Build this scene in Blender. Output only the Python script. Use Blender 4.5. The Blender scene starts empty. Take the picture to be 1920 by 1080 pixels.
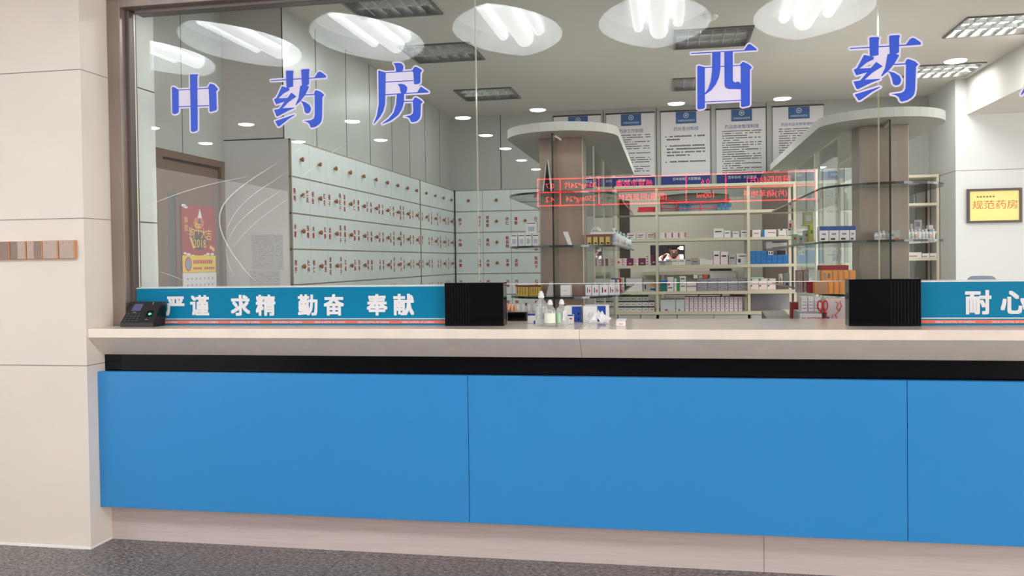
import bpy, bmesh, math, random
from mathutils import Vector, Matrix
from mathutils.geometry import tessellate_polygon

sc = bpy.context.scene
COL = sc.collection
rnd = random.Random(7)

# ------------------------------------------------------------------ camera
FPX, CX, CY = 1600.0, 960.0, 519.0
YAW, PIT, ROLL, CAMH = math.radians(10.45), math.radians(1.04), 0.0135, 1.45
FW = Vector((-math.sin(YAW)*math.cos(PIT), math.cos(YAW)*math.cos(PIT), -math.sin(PIT)))
R0 = Vector((math.cos(YAW), math.sin(YAW), 0))
RT = R0*math.cos(ROLL) - R0.cross(FW)*math.sin(ROLL)
UP = RT.cross(FW)
EYE = Vector((0, 0, CAMH))
cd = bpy.data.cameras.new('camera')
cam = bpy.data.objects.new('camera', cd)
COL.objects.link(cam)
cam.matrix_world = Matrix((
    (RT.x, UP.x, -FW.x, 0), (RT.y, UP.y, -FW.y, 0), (RT.z, UP.z, -FW.z, CAMH), (0, 0, 0, 1)))
cd.sensor_width = 36
cd.lens = FPX/1920*36
cd.shift_y = -(540-CY)/1920
cd.clip_start, cd.clip_end = .05, 100
sc.camera = cam

# ------------------------------------------------------------------ view, world, lights
sc.view_settings.view_transform = 'Standard'
sc.view_settings.look = 'None'
sc.view_settings.gamma = 1
sc.view_settings.use_curve_mapping = False
sc.view_settings.exposure = 0.5
sc.cycles.use_denoising = True
sc.cycles.use_adaptive_sampling = False
sc.cycles.max_bounces = 10
sc.cycles.diffuse_bounces = 5
sc.cycles.transparent_max_bounces = 40
sc.cycles.sample_clamp_indirect = 6
w = bpy.data.worlds.new('daylight'); sc.world = w; w.use_nodes = True
w.node_tree.nodes['Background'].inputs[0].default_value = (1.0, .97, .93, 1)
w.node_tree.nodes['Background'].inputs[1].default_value = 1.7

def area(name, loc, target, sx, sy, power, col):
    l = bpy.data.lights.new(name, 'AREA'); l.shape = 'RECTANGLE'
    l.size, l.size_y, l.energy, l.color = sx, sy, power, col
    o = bpy.data.objects.new(name, l); COL.objects.link(o); o.location = loc
    o.rotation_euler = (Vector(target)-Vector(loc)).to_track_quat('-Z', 'Y').to_euler()
    return o
# daylight through the pharmacy's side windows (right wall, outside the frame)
area('window_daylight', (5.3, 5.9, 1.8), (0, 5.4, 2.3), 2.4, 1.7, 32, (1.0, .98, .95))
# added unseen fill from the hall's right, brightens pillar side and counter
area('hall_fill_light', (7.6, -2.5, 1.9), (-2.9, 4.2, 1.2), 4.0, 2.8, 230, (1, .97, .93))
# added lamp lighting the figure in the added room behind the hatch
area('figure_fill_light', (.1, 13.6, 2.8), (.05, 15.1, 1.5), .6, .6, 70, (1, .96, .95))
# fluorescent light of the dispensary's ceiling fittings
for x_, y_, p_ in ((-1.79, 5.39, 8), (-1.79, 6.74, 6.5), (-1.79, 8.5, 3.5), (.34, 6.77, 12), (.34, 8.5, 8), (2.4, 6.9, 25), (2.48, 8.47, 5)):
    area('troffer_light', (x_, y_, 3.13), (x_, y_, 0), .5, .5, p_, (.97, 1, .99))

# ------------------------------------------------------------------ pixel -> real plane (metres)
def ray(px, py): return RT*((px-CX)/FPX) - UP*((py-CY)/FPX) + FW
def atY(px, py, Y):
    d = ray(px, py); return EYE + d*(Y/d.y)
def atX(px, py, X):
    d = ray(px, py); return EYE + d*(X/d.x)
def xat(px, Y, py=480): return atY(px, py, Y).x
def zat(py, Y, px=1300): return atY(px, py, Y).z

# ------------------------------------------------------------------ materials
MATS = {}
def lin(c):
    return tuple((v/255/12.92 if v/255 <= .04045 else ((v/255+.055)/1.055)**2.4) for v in c)
def mat(name, rgb, rough=.5, metal=0, spec=.5, emit=0, noise=0, nscale=40, bump=0, coat=0, stretch=None):
    if name in MATS: return MATS[name]
    m = bpy.data.materials.new(name); m.use_nodes = True
    nt = m.node_tree; b = nt.nodes['Principled BSDF']
    c = lin(rgb)
    b.inputs['Base Color'].default_value = (*c, 1)
    b.inputs['Roughness'].default_value = rough
    b.inputs['Metallic'].default_value = metal
    b.inputs['Specular IOR Level'].default_value = spec
    b.inputs['Coat Weight'].default_value = coat
    if emit:
        b.inputs['Emission Color'].default_value = (*c, 1)
        b.inputs['Emission Strength'].default_value = emit
    if noise or bump:
        tc = nt.nodes.new('ShaderNodeTexCoord'); n = nt.nodes.new('ShaderNodeTexNoise')
        n.inputs['Scale'].default_value = nscale; n.inputs['Detail'].default_value = 5
        src = tc.outputs['Object']
        if stretch:
            mp = nt.nodes.new('ShaderNodeMapping'); mp.inputs['Scale'].default_value = stretch
            nt.links.new(src, mp.inputs[0]); src = mp.outputs[0]
        nt.links.new(src, n.inputs['Vector'])
        if noise:
            r = nt.nodes.new('ShaderNodeValToRGB')
            r.color_ramp.elements[0].position = .3; r.color_ramp.elements[1].position = .7
            r.color_ramp.elements[0].color = (*[v*(1-noise) for v in c], 1)
            r.color_ramp.elements[1].color = (*[min(1, v*(1+noise)) for v in c], 1)
            nt.links.new(n.outputs['Fac'], r.inputs[0]); nt.links.new(r.outputs[0], b.inputs['Base Color'])
        if bump:
            bp = nt.nodes.new('ShaderNodeBump'); bp.inputs['Strength'].default_value = bump; bp.inputs['Distance'].default_value = .002
            nt.links.new(n.outputs['Fac'], bp.inputs['Height']); nt.links.new(bp.outputs[0], b.inputs['Normal'])
    MATS[name] = m
    return m
def clear(name, tint, base, white=0):
    """thin clear sheet: straight transmission plus a mirror that strengthens at grazing angles"""
    if name in MATS: return MATS[name]
    m = bpy.data.materials.new(name); m.use_nodes = True; nt = m.node_tree
    nt.nodes.remove(nt.nodes['Principled BSDF'])
    out = nt.nodes['Material Output']
    t = nt.nodes.new('ShaderNodeBsdfTransparent'); t.inputs[0].default_value = (*tint, 1)
    g = nt.nodes.new('ShaderNodeBsdfGlossy'); g.inputs['Roughness'].default_value = 0
    lw = nt.nodes.new('ShaderNodeLayerWeight'); lw.inputs[0].default_value = .5
    p = nt.nodes.new('ShaderNodeMath'); p.operation = 'POWER'; p.inputs[1].default_value = 5
    a = nt.nodes.new('ShaderNodeMath'); a.operation = 'MULTIPLY_ADD'; a.inputs[1].default_value = 1-base; a.inputs[2].default_value = base
    mx = nt.nodes.new('ShaderNodeMixShader')
    nt.links.new(lw.outputs['Facing'], p.inputs[0]); nt.links.new(p.outputs[0], a.inputs[0])
    nt.links.new(a.outputs[0], mx.inputs[0]); nt.links.new(t.outputs[0], mx.inputs[1]); nt.links.new(g.outputs[0], mx.inputs[2])
    last = mx.outputs[0]
    if white:
        d = nt.nodes.new('ShaderNodeBsdfDiffuse'); d.inputs[0].default_value = (.9, .9, .88, 1)
        m2 = nt.nodes.new('ShaderNodeMixShader'); m2.inputs[0].default_value = white
        nt.links.new(last, m2.inputs[1]); nt.links.new(d.outputs[0], m2.inputs[2]); last = m2.outputs[0]
    nt.links.new(last, out.inputs[0])
    MATS[name] = m
    return m

def granite():
    m = bpy.data.materials.new('granite floor'); m.use_nodes = True; nt = m.node_tree
    b = nt.nodes['Principled BSDF']; tc = nt.nodes.new('ShaderNodeTexCoord')
    v = nt.nodes.new('ShaderNodeTexVoronoi'); v.inputs['Scale'].default_value = 70
    n = nt.nodes.new('ShaderNodeTexNoise'); n.inputs['Scale'].default_value = 45; n.inputs['Detail'].default_value = 8
    mp = nt.nodes.new('ShaderNodeMapping'); mp.inputs['Rotation'].default_value = (0, 0, .5); mp.inputs['Scale'].default_value = (1, 2.2, 1)
    nt.links.new(tc.outputs['Object'], mp.inputs[0])
    nt.links.new(mp.outputs[0], v.inputs['Vector']); nt.links.new(mp.outputs[0], n.inputs['Vector'])
    ad = nt.nodes.new('ShaderNodeMath'); ad.operation = 'MULTIPLY_ADD'; ad.inputs[1].default_value = .35
    nt.links.new(v.outputs['Distance'], ad.inputs[0]); nt.links.new(n.outputs['Fac'], ad.inputs[2])
    r = nt.nodes.new('ShaderNodeValToRGB'); e = r.color_ramp.elements
    e[0].position = .44; e[0].color = (*lin((54, 49, 50)), 1)
    e[1].position = .86; e[1].color = (*lin((156, 147, 143)), 1)
    k = e.new(.62); k.color = (*lin((95, 88, 88)), 1)
    nt.links.new(ad.outputs[0], r.inputs[0])
    br = nt.nodes.new('ShaderNodeTexBrick'); br.offset = 0
    br.inputs['Scale'].default_value = 1; br.inputs['Brick Width'].default_value = .8; br.inputs['Row Height'].default_value = .8
    br.inputs['Mortar Size'].default_value = .003; br.inputs['Color1'].default_value = br.inputs['Color2'].default_value = (1, 1, 1, 1)
    br.inputs['Mortar'].default_value = (.45, .45, .45, 1)
    nt.links.new(tc.outputs['Object'], br.inputs['Vector'])
    mx = nt.nodes.new('ShaderNodeMix'); mx.data_type = 'RGBA'; mx.blend_type = 'MULTIPLY'; mx.inputs[0].default_value = 1
    nt.links.new(r.outputs[0], mx.inputs[6]); nt.links.new(br.outputs['Color'], mx.inputs[7])
    nt.links.new(mx.outputs[2], b.inputs['Base Color'])
    b.inputs['Roughness'].default_value = .42
    return m

# ------------------------------------------------------------------ text
TXT = {}
def glyphs(body):
    k = body
    if k not in TXT:
        c = bpy.data.curves.new('t', 'FONT'); c.body = body; c.size = 1; c.resolution_u = 2
        o = bpy.data.objects.new('t', c); m = bpy.data.meshes.new_from_object(o)
        vs = [(v.co.x, v.co.y) for v in m.vertices]; fs = [tuple(p.vertices) for p in m.polygons]
        bpy.data.objects.remove(o); bpy.data.curves.remove(c); bpy.data.meshes.remove(m)
        TXT[k] = (vs, fs)
    return TXT[k]

# ------------------------------------------------------------------ mesh builder
WL = {}
class MB:
    def __init__(s): s.bm = bmesh.new()
    def face(s, pts, mi=0, smooth=False):
        vs = [s.bm.verts.new(p) for p in pts]
        try:
            f = s.bm.faces.new(vs); f.material_index = mi; f.smooth = smooth
        except ValueError: pass
        return s
    def box(s, x0, x1, y0, y1, z0, z1, mi=0, M=None, fm=None):
        P = [Vector((x, y, z)) for z in (z0, z1) for y in (y0, y1) for x in (x0, x1)]
        if M is not None: P = [M @ p for p in P]
        v = [s.bm.verts.new(p) for p in P]
        # order: bottom, top, front(-y), back, left, right
        for i, q in enumerate(((0, 2, 3, 1), (4, 5, 7, 6), (0, 1, 5, 4), (2, 6, 7, 3), (0, 4, 6, 2), (1, 3, 7, 5))):
            f = s.bm.faces.new([v[j] for j in q]); f.material_index = fm[i] if fm else mi
        return s
    def prism(s, poly, ext, mi=0, side=None):
        """poly: list of 3-D points (planar); ext: extrusion vector"""
        ext = Vector(ext); P = [Vector(p) for p in poly]; n = len(P)
        a = [s.bm.verts.new(p) for p in P]; b = [s.bm.verts.new(p+ext) for p in P]
        for tri in tessellate_polygon([P]):
            for vv in (a, b):
                try: f = s.bm.faces.new([vv[i] for i in tri]); f.material_index = mi
                except ValueError: pass
        for i in range(n):
            j = (i+1) % n
            f = s.bm.faces.new((a[i], a[j], b[j], b[i])); f.material_index = mi if side is None else side
        return s
    def flat(s, poly, mi=0):
        P = [Vector(p) for p in poly]; a = [s.bm.verts.new(p) for p in P]
        for tri in tessellate_polygon([P]):
            try: f = s.bm.faces.new([a[i] for i in tri]); f.material_index = mi
            except ValueError: pass
        return s
    def cyl(s, p0, p1, r0, r1=None, n=12, mi=0, smooth=True, caps=True):
        r1 = r0 if r1 is None else r1
        p0, p1 = Vector(p0), Vector(p1); d = (p1-p0).normalized()
        u = d.orthogonal().normalized(); v = d.cross(u)
        ra = [s.bm.verts.new(p0+(u*math.cos(t)+v*math.sin(t))*r0) for t in (2*math.pi*i/n for i in range(n))]
        rb = [s.bm.verts.new(p1+(u*math.cos(t)+v*math.sin(t))*r1) for t in (2*math.pi*i/n for i in range(n))]
        for i in range(n):
            f = s.bm.faces.new((ra[i], ra[(i+1) % n], rb[(i+1) % n], rb[i])); f.material_index = mi; f.smooth = smooth
        if caps:
            for q in (ra[::-1], rb):
                f = s.bm.faces.new(q); f.material_index = mi
        return s
    def lathe(s, prof, c=(0, 0, 0), n=20, mi=0, mis=None):
        c = Vector(c); rings = []
        for r, z in prof:
            rings.append([s.bm.verts.new(c+Vector((r*math.cos(2*math.pi*i/n), r*math.sin(2*math.pi*i/n), z))) for i in range(n)])
        for k in range(len(rings)-1):
            for i in range(n):
                f = s.bm.faces.new((rings[k][i], rings[k][(i+1) % n], rings[k+1][(i+1) % n], rings[k+1][i]))
                f.material_index = mis[k] if mis else mi; f.smooth = True
        for q in (rings[0][::-1], rings[-1]):
            if prof[0][0] > 0:
                f = s.bm.faces.new(q); f.material_index = mi
        return s
    def ball(s, c, r, mi=0, n=10, sc3=(1, 1, 1)):
        c = Vector(c); rows = []
        for k in range(1, n):
            t = math.pi*k/n
            rows.append([s.bm.verts.new(c+Vector((r*sc3[0]*math.sin(t)*math.cos(2*math.pi*i/(2*n)), r*sc3[1]*math.sin(t)*math.sin(2*math.pi*i/(2*n)), r*sc3[2]*math.cos(t)))) for i in range(2*n)])
        a = s.bm.verts.new(c+Vector((0, 0, r*sc3[2]))); b = s.bm.verts.new(c-Vector((0, 0, r*sc3[2])))
        m = 2*n
        for i in range(m):
            j = (i+1) % m
            fs = [s.bm.faces.new((a, rows[0][i], rows[0][j])), s.bm.faces.new((b, rows[-1][j], rows[-1][i]))]
            for k in range(len(rows)-1): fs.append(s.bm.faces.new((rows[k][i], rows[k+1][i], rows[k+1][j], rows[k][j])))
            for f in fs: f.material_index = mi; f.smooth = True
        return s
    def tube(s, pts, r, n=6, mi=0):
        pts = [Vector(p) for p in pts]; prev = None; u = None
        for i, p in enumerate(pts):
            d = (pts[min(i+1, len(pts)-1)]-pts[max(i-1, 0)]).normalized()
            u = d.orthogonal().normalized() if u is None else (u-d*u.dot(d)).normalized()
            v = d.cross(u); rr = r[i] if isinstance(r, (list, tuple)) else r
            ring = [s.bm.verts.new(p+(u*math.cos(2*math.pi*k/n)+v*math.sin(2*math.pi*k/n))*rr) for k in range(n)]
            if prev:
                for k in range(n):
                    f = s.bm.faces.new((prev[k], prev[(k+1) % n], ring[(k+1) % n], ring[k])); f.material_index = mi; f.smooth = True
            else: s.bm.faces.new(ring[::-1]).material_index = mi
            prev = ring
        s.bm.faces.new(prev).material_index = mi
        return s
    def text(s, body, c, size, mi=0, off=0.0, xd=(1, 0, 0), yd=(0, 0, 1), sx=1.0, align='c'):
        """flat lettering centred on c"""
        vs, fs = glyphs(body)
        if not vs: return s
        xs = [v[0] for v in vs]; ox = (min(xs)+max(xs))/2 if align == 'c' else min(xs)
        c, xd, yd = Vector(c), Vector(xd), Vector(yd)
        nrm = xd.cross(yd).normalized()
        sh = ((0, 0),) if not off else (((-off/2, 0), (off/2, 0)) if off < .025 else ((-off, -off), (off, -off), (-off, off), (off, off), (0, 0)))
        for k, (du, dv) in enumerate(sh):
            nv = [s.bm.verts.new(c+nrm*(k*.00004)+xd*((x-ox+du)*size*sx)+yd*((y-.38+dv)*size)) for x, y in vs]
            for f in fs:
                try: q = s.bm.faces.new([nv[i] for i in f]); q.material_index = mi
                except ValueError: pass
        return s
    def column(s, body, c, size, mi=0, off=0.0, xd=(1, 0, 0), yd=(0, 0, 1), pitch=1.1, sx=1.0):
        n = len(body); yv = Vector(yd)
        for i, ch in enumerate(body):
            s.text(ch, Vector(c)+yv*(((n-1)/2-i)*size*pitch), size, mi, off, xd, yd, sx)
        return s
    def mesh(s, name, mats):
        bmesh.ops.recalc_face_normals(s.bm, faces=s.bm.faces[:])
        me = bpy.data.meshes.new(name); s.bm.to_mesh(me); s.bm.free()
        for m in mats: me.materials.append(m)
        return me
    def build(s, name, mats, parent=None, world=True, loc=(0, 0, 0), rz=0, base=False, bevel=0):
        """world=True: the shape was drawn in world metres and is re-based on its parent / on its own base"""
        if not isinstance(mats, (list, tuple)): mats = [mats]
        loc = Vector(loc)
        if parent is not None and world:
            loc = Vector((0, 0, 0)); bmesh.ops.translate(s.bm, verts=s.bm.verts[:], vec=-WL[parent.name])
        elif base and world:
            co = [v.co for v in s.bm.verts]
            loc = Vector(((min(c.x for c in co)+max(c.x for c in co))/2, (min(c.y for c in co)+max(c.y for c in co))/2, min(c.z for c in co)))
            bmesh.ops.translate(s.bm, verts=s.bm.verts[:], vec=-loc)
        o = bpy.data.objects.new(name, s.mesh(name, mats)); COL.objects.link(o)
        o.location = loc; o.rotation_euler.z = rz
        if parent is not None: o.parent = parent
        WL[o.name] = loc+(WL[parent.name] if parent is not None else Vector((0, 0, 0)))
        if bevel:
            b = o.modifiers.new('soft edges', 'BEVEL'); b.width = bevel; b.segments = 2; b.limit_method = 'ANGLE'
        return o

def tag(o, label, cat, group=None):
    o['label'] = label; o['category'] = cat
    if group: o['group'] = group
    return o
def thing(name, label, cat, loc=(0, 0, 0), rz=0, group=None):
    o = bpy.data.objects.new(name, None); COL.objects.link(o); o.location = loc; o.rotation_euler.z = rz
    o.empty_display_size = .05
    WL[o.name] = Vector(loc)
    return tag(o, label, cat, group)
def struct(o, label=None):
    o['kind'] = 'structure'
    if label: o['label'] = label
    return o
def dup(o, loc=None, rz=None, label=None, group=None, parent=None):
    c = o.copy(); COL.objects.link(c)
    if loc is not None: c.location = loc
    if rz is not None: c.rotation_euler.z = rz
    if label: c['label'] = label
    if group: c['group'] = group
    if parent is not None: c.parent = parent
    for ch in list(o.children):
        d = dup(ch, parent=c)
    return c
# ================================================================== palette
CREAM = mat('cream wall panel', (226, 216, 206), .38, noise=.025, nscale=3)
STONE = mat('cream stone', (236, 224, 208), .16, noise=.05, nscale=9)
JOINT = mat('panel joint', (150, 138, 136), .6)
WHITEJ = mat('white sealant', (240, 238, 236), .5)
STEEL = mat('brown steel frame', (158, 145, 138), .34, .6, noise=.16, nscale=3, stretch=(3, 3, .6))
STEELD = mat('dark steel', (112, 104, 100), .4, .6)
KICK = mat('brushed steel plinth', (208, 193, 189), .4, .1, noise=.06, nscale=4, stretch=(1, 1, 30))
BLUE = mat('blue painted glass', (54, 139, 203), .22, spec=.35, noise=.015, nscale=2)
BLACKG = mat('gloss black glass', (7, 9, 15), .06, spec=.3)
BLACK = mat('black plastic', (14, 15, 18), .28)
BLACKM = mat('matt black', (24, 24, 27), .6)
DARK = mat('dark gap', (52, 50, 50), .8)
CABEND = mat('cabinet end panel', (206, 206, 204), .5, noise=.02, nscale=2)
DIMT = mat('shielded fluorescent tube', (255, 252, 246), .4, emit=1.5)
WALLG = mat('pale grey-green panel', (176, 180, 174), .3, noise=.02, nscale=2)
WALLD = mat('grey panel', (204, 202, 198), .4, noise=.02, nscale=2)
CEILM = mat('ceiling paint', (218, 212, 207), .8, noise=.015, nscale=2)
WHITE = mat('white paint', (226, 225, 222), .5)
WOOD = mat('brown wood', (106, 81, 67), .45, noise=.08, nscale=4, stretch=(6, 6, .7))
WOODD = mat('dark wood gap', (66, 52, 52), .6)
GLASSM = clear('clear pane', (.965, .975, .97), .045)
GEDGE = mat('polished glass edge', (230, 226, 208), .2)
SHELFG = clear('shelf glass', (.93, .96, .945), .05)
SHELFE = mat('green glass edge', (34, 48, 46), .15)
PAPER = mat('white paper', (226, 224, 226), .7)
CARD = mat('white carton', (222, 219, 218), .55)
CARDG = mat('greyish carton', (176, 174, 176), .6)
RED = mat('red print', (196, 38, 52), .5)
INK = mat('dark ink', (52, 52, 58), .7)
TEAL = mat('teal board', (4, 122, 160), .5, spec=.15)
NAVY = mat('navy print', (28, 62, 128), .5)
LOGO = mat('logo blue', (30, 92, 150), .5)

YG = 4.19          # front face of the counter glass
XL = -2.935        # right face of the hall pillar
ZC = 1.133         # counter top
HZ, IZ = 3.40, 3.15

# ================================================================== floor
fl = MB(); fl.box(-10, 8, -13, 4.3, -.08, 0)
struct(fl.build('floor', granite()))
fl = MB(); fl.box(-4, 6, 4.3, 10.3, -.08, 0)
struct(fl.build('floor', mat('pale dispensary floor', (222, 216, 206), .25, noise=.03, nscale=3)))

# ------------------------------------------------------------------ ceilings with openings
def leaf(cx, cy, a=.46, b=.84, n=28):
    """pointed-oval opening: two shallow arcs meeting front and back"""
    out = []
    for i in range(n):
        t = 2*math.pi*i/n
        s_, c_ = math.sin(t), math.cos(t)
        rr = (abs(s_)**1.5)*(1 if s_ > 0 else -1)
        out.append((cx+a*rr, cy+b*c_*(1-.0*abs(s_))))
    return out
COFFERS = [(-4.70, 1.12), (-3.72, 1.30), (-2.56, 1.25), (-1.33, 1.2), (-.10, 1.2), (1.15, 1.2)]
hc = MB()
def hrect(x0, x1, y0, y1): hc.box(x0, x1, y0, y1, HZ, HZ+.04)
ya, yb = .25, 2.2
hrect(-10, 8, -13, ya); hrect(-10, 8, yb, 4.12)
mids = [(COFFERS[i][0]+COFFERS[i+1][0])/2 for i in range(5)]
edges = [-5.25]+mids+[1.75]
hrect(-10, edges[0], ya, yb); hrect(edges[-1], 8, ya, yb)
for i, (cx, cy) in enumerate(COFFERS):
    x0, x1 = edges[i], edges[i+1]
    L = leaf(cx, cy)
    def hit(p):
        dx, dy = p[0]-cx, p[1]-cy
        k = min([((x1-cx)/dx if dx > 0 else (x0-cx)/dx) if abs(dx) > 1e-6 else 9e9, ((yb-cy)/dy if dy > 0 else (ya-cy)/dy) if abs(dy) > 1e-6 else 9e9])
        return (cx+dx*k, cy+dy*k)
    n = len(L)
    for k in range(n):
        p, q = L[k], L[(k+1) % n]; P, Q = hit(p), hit(q)
        pts = [p, P]
        if abs(P[0]-Q[0]) > 1e-6 and abs(P[1]-Q[1]) > 1e-6:
            pts.append((x0 if min(P[0], Q[0]) <= x0+1e-6 else x1, ya if min(P[1], Q[1]) <= ya+1e-6 else yb))
        pts += [Q, q]
        hc.face([(a, b, HZ) for a, b in pts])
struct(hc.build('ceiling', mat('hall ceiling paint', (186, 181, 176), .8)))

COVE = mat('white cove', (238, 240, 240), .35)
DIFF = mat('lit diffuser', (236, 242, 244), .4, emit=2.2)
TUBE = mat('lit tube', (250, 253, 255), .4, emit=6)
for i, (cx, cy) in enumerate(COFFERS):
    t = thing('coffer_light', 'pointed oval ceiling recess lit by long tubes, mirrored in the counter glass', 'ceiling light', (cx, cy, HZ), group='lit ceiling recesses mirrored in the glass')
    m = MB(); L = leaf(0, 0); n = len(L)
    for k in range(n):
        p, q = L[k], L[(k+1) % n]
        m.face([(*p, 0), (*q, 0), (q[0]*1.0, q[1]*1.0, .16), (p[0], p[1], .16)])
    m.build('recess', COVE, t, world=False)
    m = MB(); m.face([(p[0], p[1], .16) for p in L]); m.build('diffuser', DIFF, t, world=False)
    for k, (x, hl) in enumerate(((-.15, .5), (.03, .62), (.2, .4))):
        m = MB(); m.cyl((x, -hl-.06, .125), (x, hl-.06, .125), .045 if k != 1 else .085, n=12)
        m.build('tube', TUBE, t, world=False)

# interior ceiling, open where the louvre fittings sit
TROFF = [(-1.79, 5.39, 0), (-1.79, 6.74, 0), (-1.79, 8.5, 0), (.34, 6.77, 0), (.34, 8.5, 0), (2.40, 6.9, 1), (2.48, 8.47, 1)]
TS = .29
xs = sorted({-2.97, 2.83}|{c for x, y, o in TROFF for c in (x-TS, x+TS)})
ys = sorted({4.16, 10.2}|{c for x, y, o in TROFF for c in (y-TS, y+TS)})
ic = MB()
for i in range(len(xs)-1):
    for j in range(len(ys)-1):
        mx_, my_ = (xs[i]+xs[i+1])/2, (ys[j]+ys[j+1])/2
        if any(abs(mx_-x) < TS and abs(my_-y) < TS for x, y, o in TROFF): continue
        ic.face([(xs[i], ys[j], IZ), (xs[i+1], ys[j], IZ), (xs[i+1], ys[j+1], IZ), (xs[i], ys[j+1], IZ)])
ic.box(2.83, 5.6, 4.2, 10.2, 2.80, IZ+.1)
ic.face([(-2.97, 4.16, IZ+.25), (2.83, 4.16, IZ+.25), (2.83, 10.2, IZ+.25), (-2.97, 10.2, IZ+.25)])
struct(ic.build('ceiling', CEILM))

CHROME = mat('mirror louvre', (222, 228, 226), .2, .9)
LIT = mat('lit fluorescent tube', (255, 252, 246), .4, emit=9)
UNLIT = mat('unlit fluorescent tube', (206, 210, 208), .35)
def troffer(x, y, on):
    where = {(-1.79, 5.39): 'nearest above the drawer cabinets, cut by the frame', (-1.79, 6.74): 'middle one above the drawer cabinets',
             (-1.79, 8.5): 'furthest one above the drawer cabinets', (.34, 6.77): 'beside the smoke detector', (.34, 8.5): 'behind the big letter 西',
             (2.40, 6.9): 'nearer of the two beside the bulkhead', (2.48, 8.47): 'further of the two beside the bulkhead'}[(x, y)]
    t = thing('louvre_light', ('bright' if on else 'shaded')+' square louvred ceiling light, '+where, 'ceiling light', (x, y, IZ), group='louvred ceiling lights')
    f = MB()
    for a, b, c, d in ((-TS, TS, -TS, -TS+.018), (-TS, TS, TS-.018, TS), (-TS, -TS+.018, -TS+.018, TS-.018), (TS-.018, TS, -TS+.018, TS-.018)): f.box(a, b, c, d, -.012, .1)
    f.build('frame', mat('steel trim', (120, 118, 116), .3, .8), t, world=False)
    b = MB(); b.box(-TS+.018, TS-.018, -TS+.018, TS-.018, .1, .105); b.build('reflector', mat('reflector', (190, 194, 192), .25, .9), t, world=False)
    for k in range(3):
        z_ = .05 if on else .08
        m = MB(); m.cyl((-.25, -.18+.18*k, z_), (.25, -.18+.18*k, z_), .034 if on else .014, n=8); m.build('tube', LIT if on else DIMT, t, world=False)
    l = MB(); lh = .03 if on else .06
    for k in range(1, 3):
        yy = -.27+.18*k
        l.prism([(-.27, yy-.016, lh), (-.27, yy+.016, lh), (-.27, yy+.003, 0), (-.27, yy-.003, 0)], (.54, 0, 0))
    for k in range(1, 6):
        xx = -.27+.09*k
        l.prism([(xx-.014, -.27, lh-.005), (xx+.014, -.27, lh-.005), (xx+.002, -.27, 0), (xx-.002, -.27, 0)], (0, .54, 0))
    l.build('louvre', CHROME, t, world=False)
for a in TROFF: troffer(*a)

sd = MB(); sd.lathe([(.055, 0), (.055, -.012), (.04, -.03), (.022, -.038), (.0, -.038)], (0, 0, 0), 18)
tag(sd.build('smoke_detector', WHITE, world=False, loc=(.30, 6.15, IZ)), 'small round white smoke detector on the dispensary ceiling', 'smoke detector')

# hall downlights (seen mirrored in the glass)
DL = mat('lit downlight lens', (255, 254, 250), .4, emit=30)
HALL_DL = [(-5.74, -2.6), (-4.25, -2.75), (-2.72, -2.86), (-2.76, -4.5), (-2.76, -6.1), (-2.78, -7.87), (-2.76, -9.55), (-2.8, -11.2), (-7.24, -4.13), (-5.77, -4.37),
           (-7.15, -2.54), (-4.47, -4.55), (-1.645, -2.52), (.106, -2.52), (1.381, -2.52), (2.84, -.86), (-1.62, -11.46), (.257, -11.1), (1.69, -11.0), (3.25, -11.0)]
for i, (x, y) in enumerate(HALL_DL):
    t = thing('downlight', 'small round recessed downlight, a bright dot mirrored in the counter glass', 'downlight', (x, y, HZ), group='hall downlights mirrored in the glass')
    m = MB(); m.lathe([(.125, 0), (.125, -.004), (.105, -.004), (.105, 0)], n=20); m.build('rim', WHITE, t, world=False)
    m = MB(); m.lathe([(.105, -.002), (.095, -.014), (.06, -.022), (.0, -.024)], n=20); m.build('lens', DL, t, world=False)

# ================================================================== walls
p = MB(); p.box(-4.6, XL, 3.89, 4.517, 0, HZ)
for z in (.945, 1.700, 2.456):
    p.box(-4.6, XL+.0004, 3.8885, 4.5, z-.0022, z+.0022, 1)
p.box(-4.6, XL+.0004, 3.886, 4.06, 0, .012, 2)
struct(p.build('pillar', [CREAM, JOINT, WHITEJ]), 'cream stone-clad pillar with thin joints at the left end of the counter')
b = MB(); b.box(-4.6, 8, 4.08, 4.26, 2.87, HZ); struct(b.build('wall_front', WALLD))
b = MB(); b.box(-10, 8, -13.2, -13, 0, HZ); struct(b.build('wall_hall', mat('hall back wall', (150, 146, 142), .7)))
pl = MB(); pl.box(XL+.0005, XL+.006, 4.235, 4.517, 0, IZ)
for z in (.945, 1.700, 2.456): pl.box(XL+.005, XL+.0065, 4.235, 4.516, z-.003, z+.003, 1)
struct(pl.build('wall_end_panel', [mat('pale end panel', (232, 238, 234), .4), DARK]), 'pale panel strip beside the door behind the metal frame')
# left wall: door wall, and the panelled bulkhead over the drawer cabinets
b = MB()
b.box(-3.15, -2.95, 4.517, 5.317, 2.145, IZ); b.box(-3.15, -2.95, 5.317, 10.2, 0, IZ)
b.box(-3.15, -2.95, 4.4, 4.535, 0, 2.145)
ys_ = atX(340, 150, -2.95).y
b.box(-2.960, -2.9497, ys_-.003, ys_+.003, 2.146, IZ, 1)
struct(b.build('wall_left', [WALLG, DARK, WALLD]))
b = MB(); b.box(-2.95, -2.51, 5.317, 9.75, 2.29, IZ, 0, fm=[0, 0, 2, 0, 0, 0])
for y in (5.862, 6.449, 6.992, 7.582, 8.129, 8.675, 9.25): b.box(-2.511, -2.5088, y-.004, y+.004, 2.29, IZ, 1)
b.box(-2.94, -2.508, 5.3155, 5.318, 2.285, 2.293, 1)
b.box(-2.512, -2.507, 5.3150, 5.3215, 2.29, IZ, 1)
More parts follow.
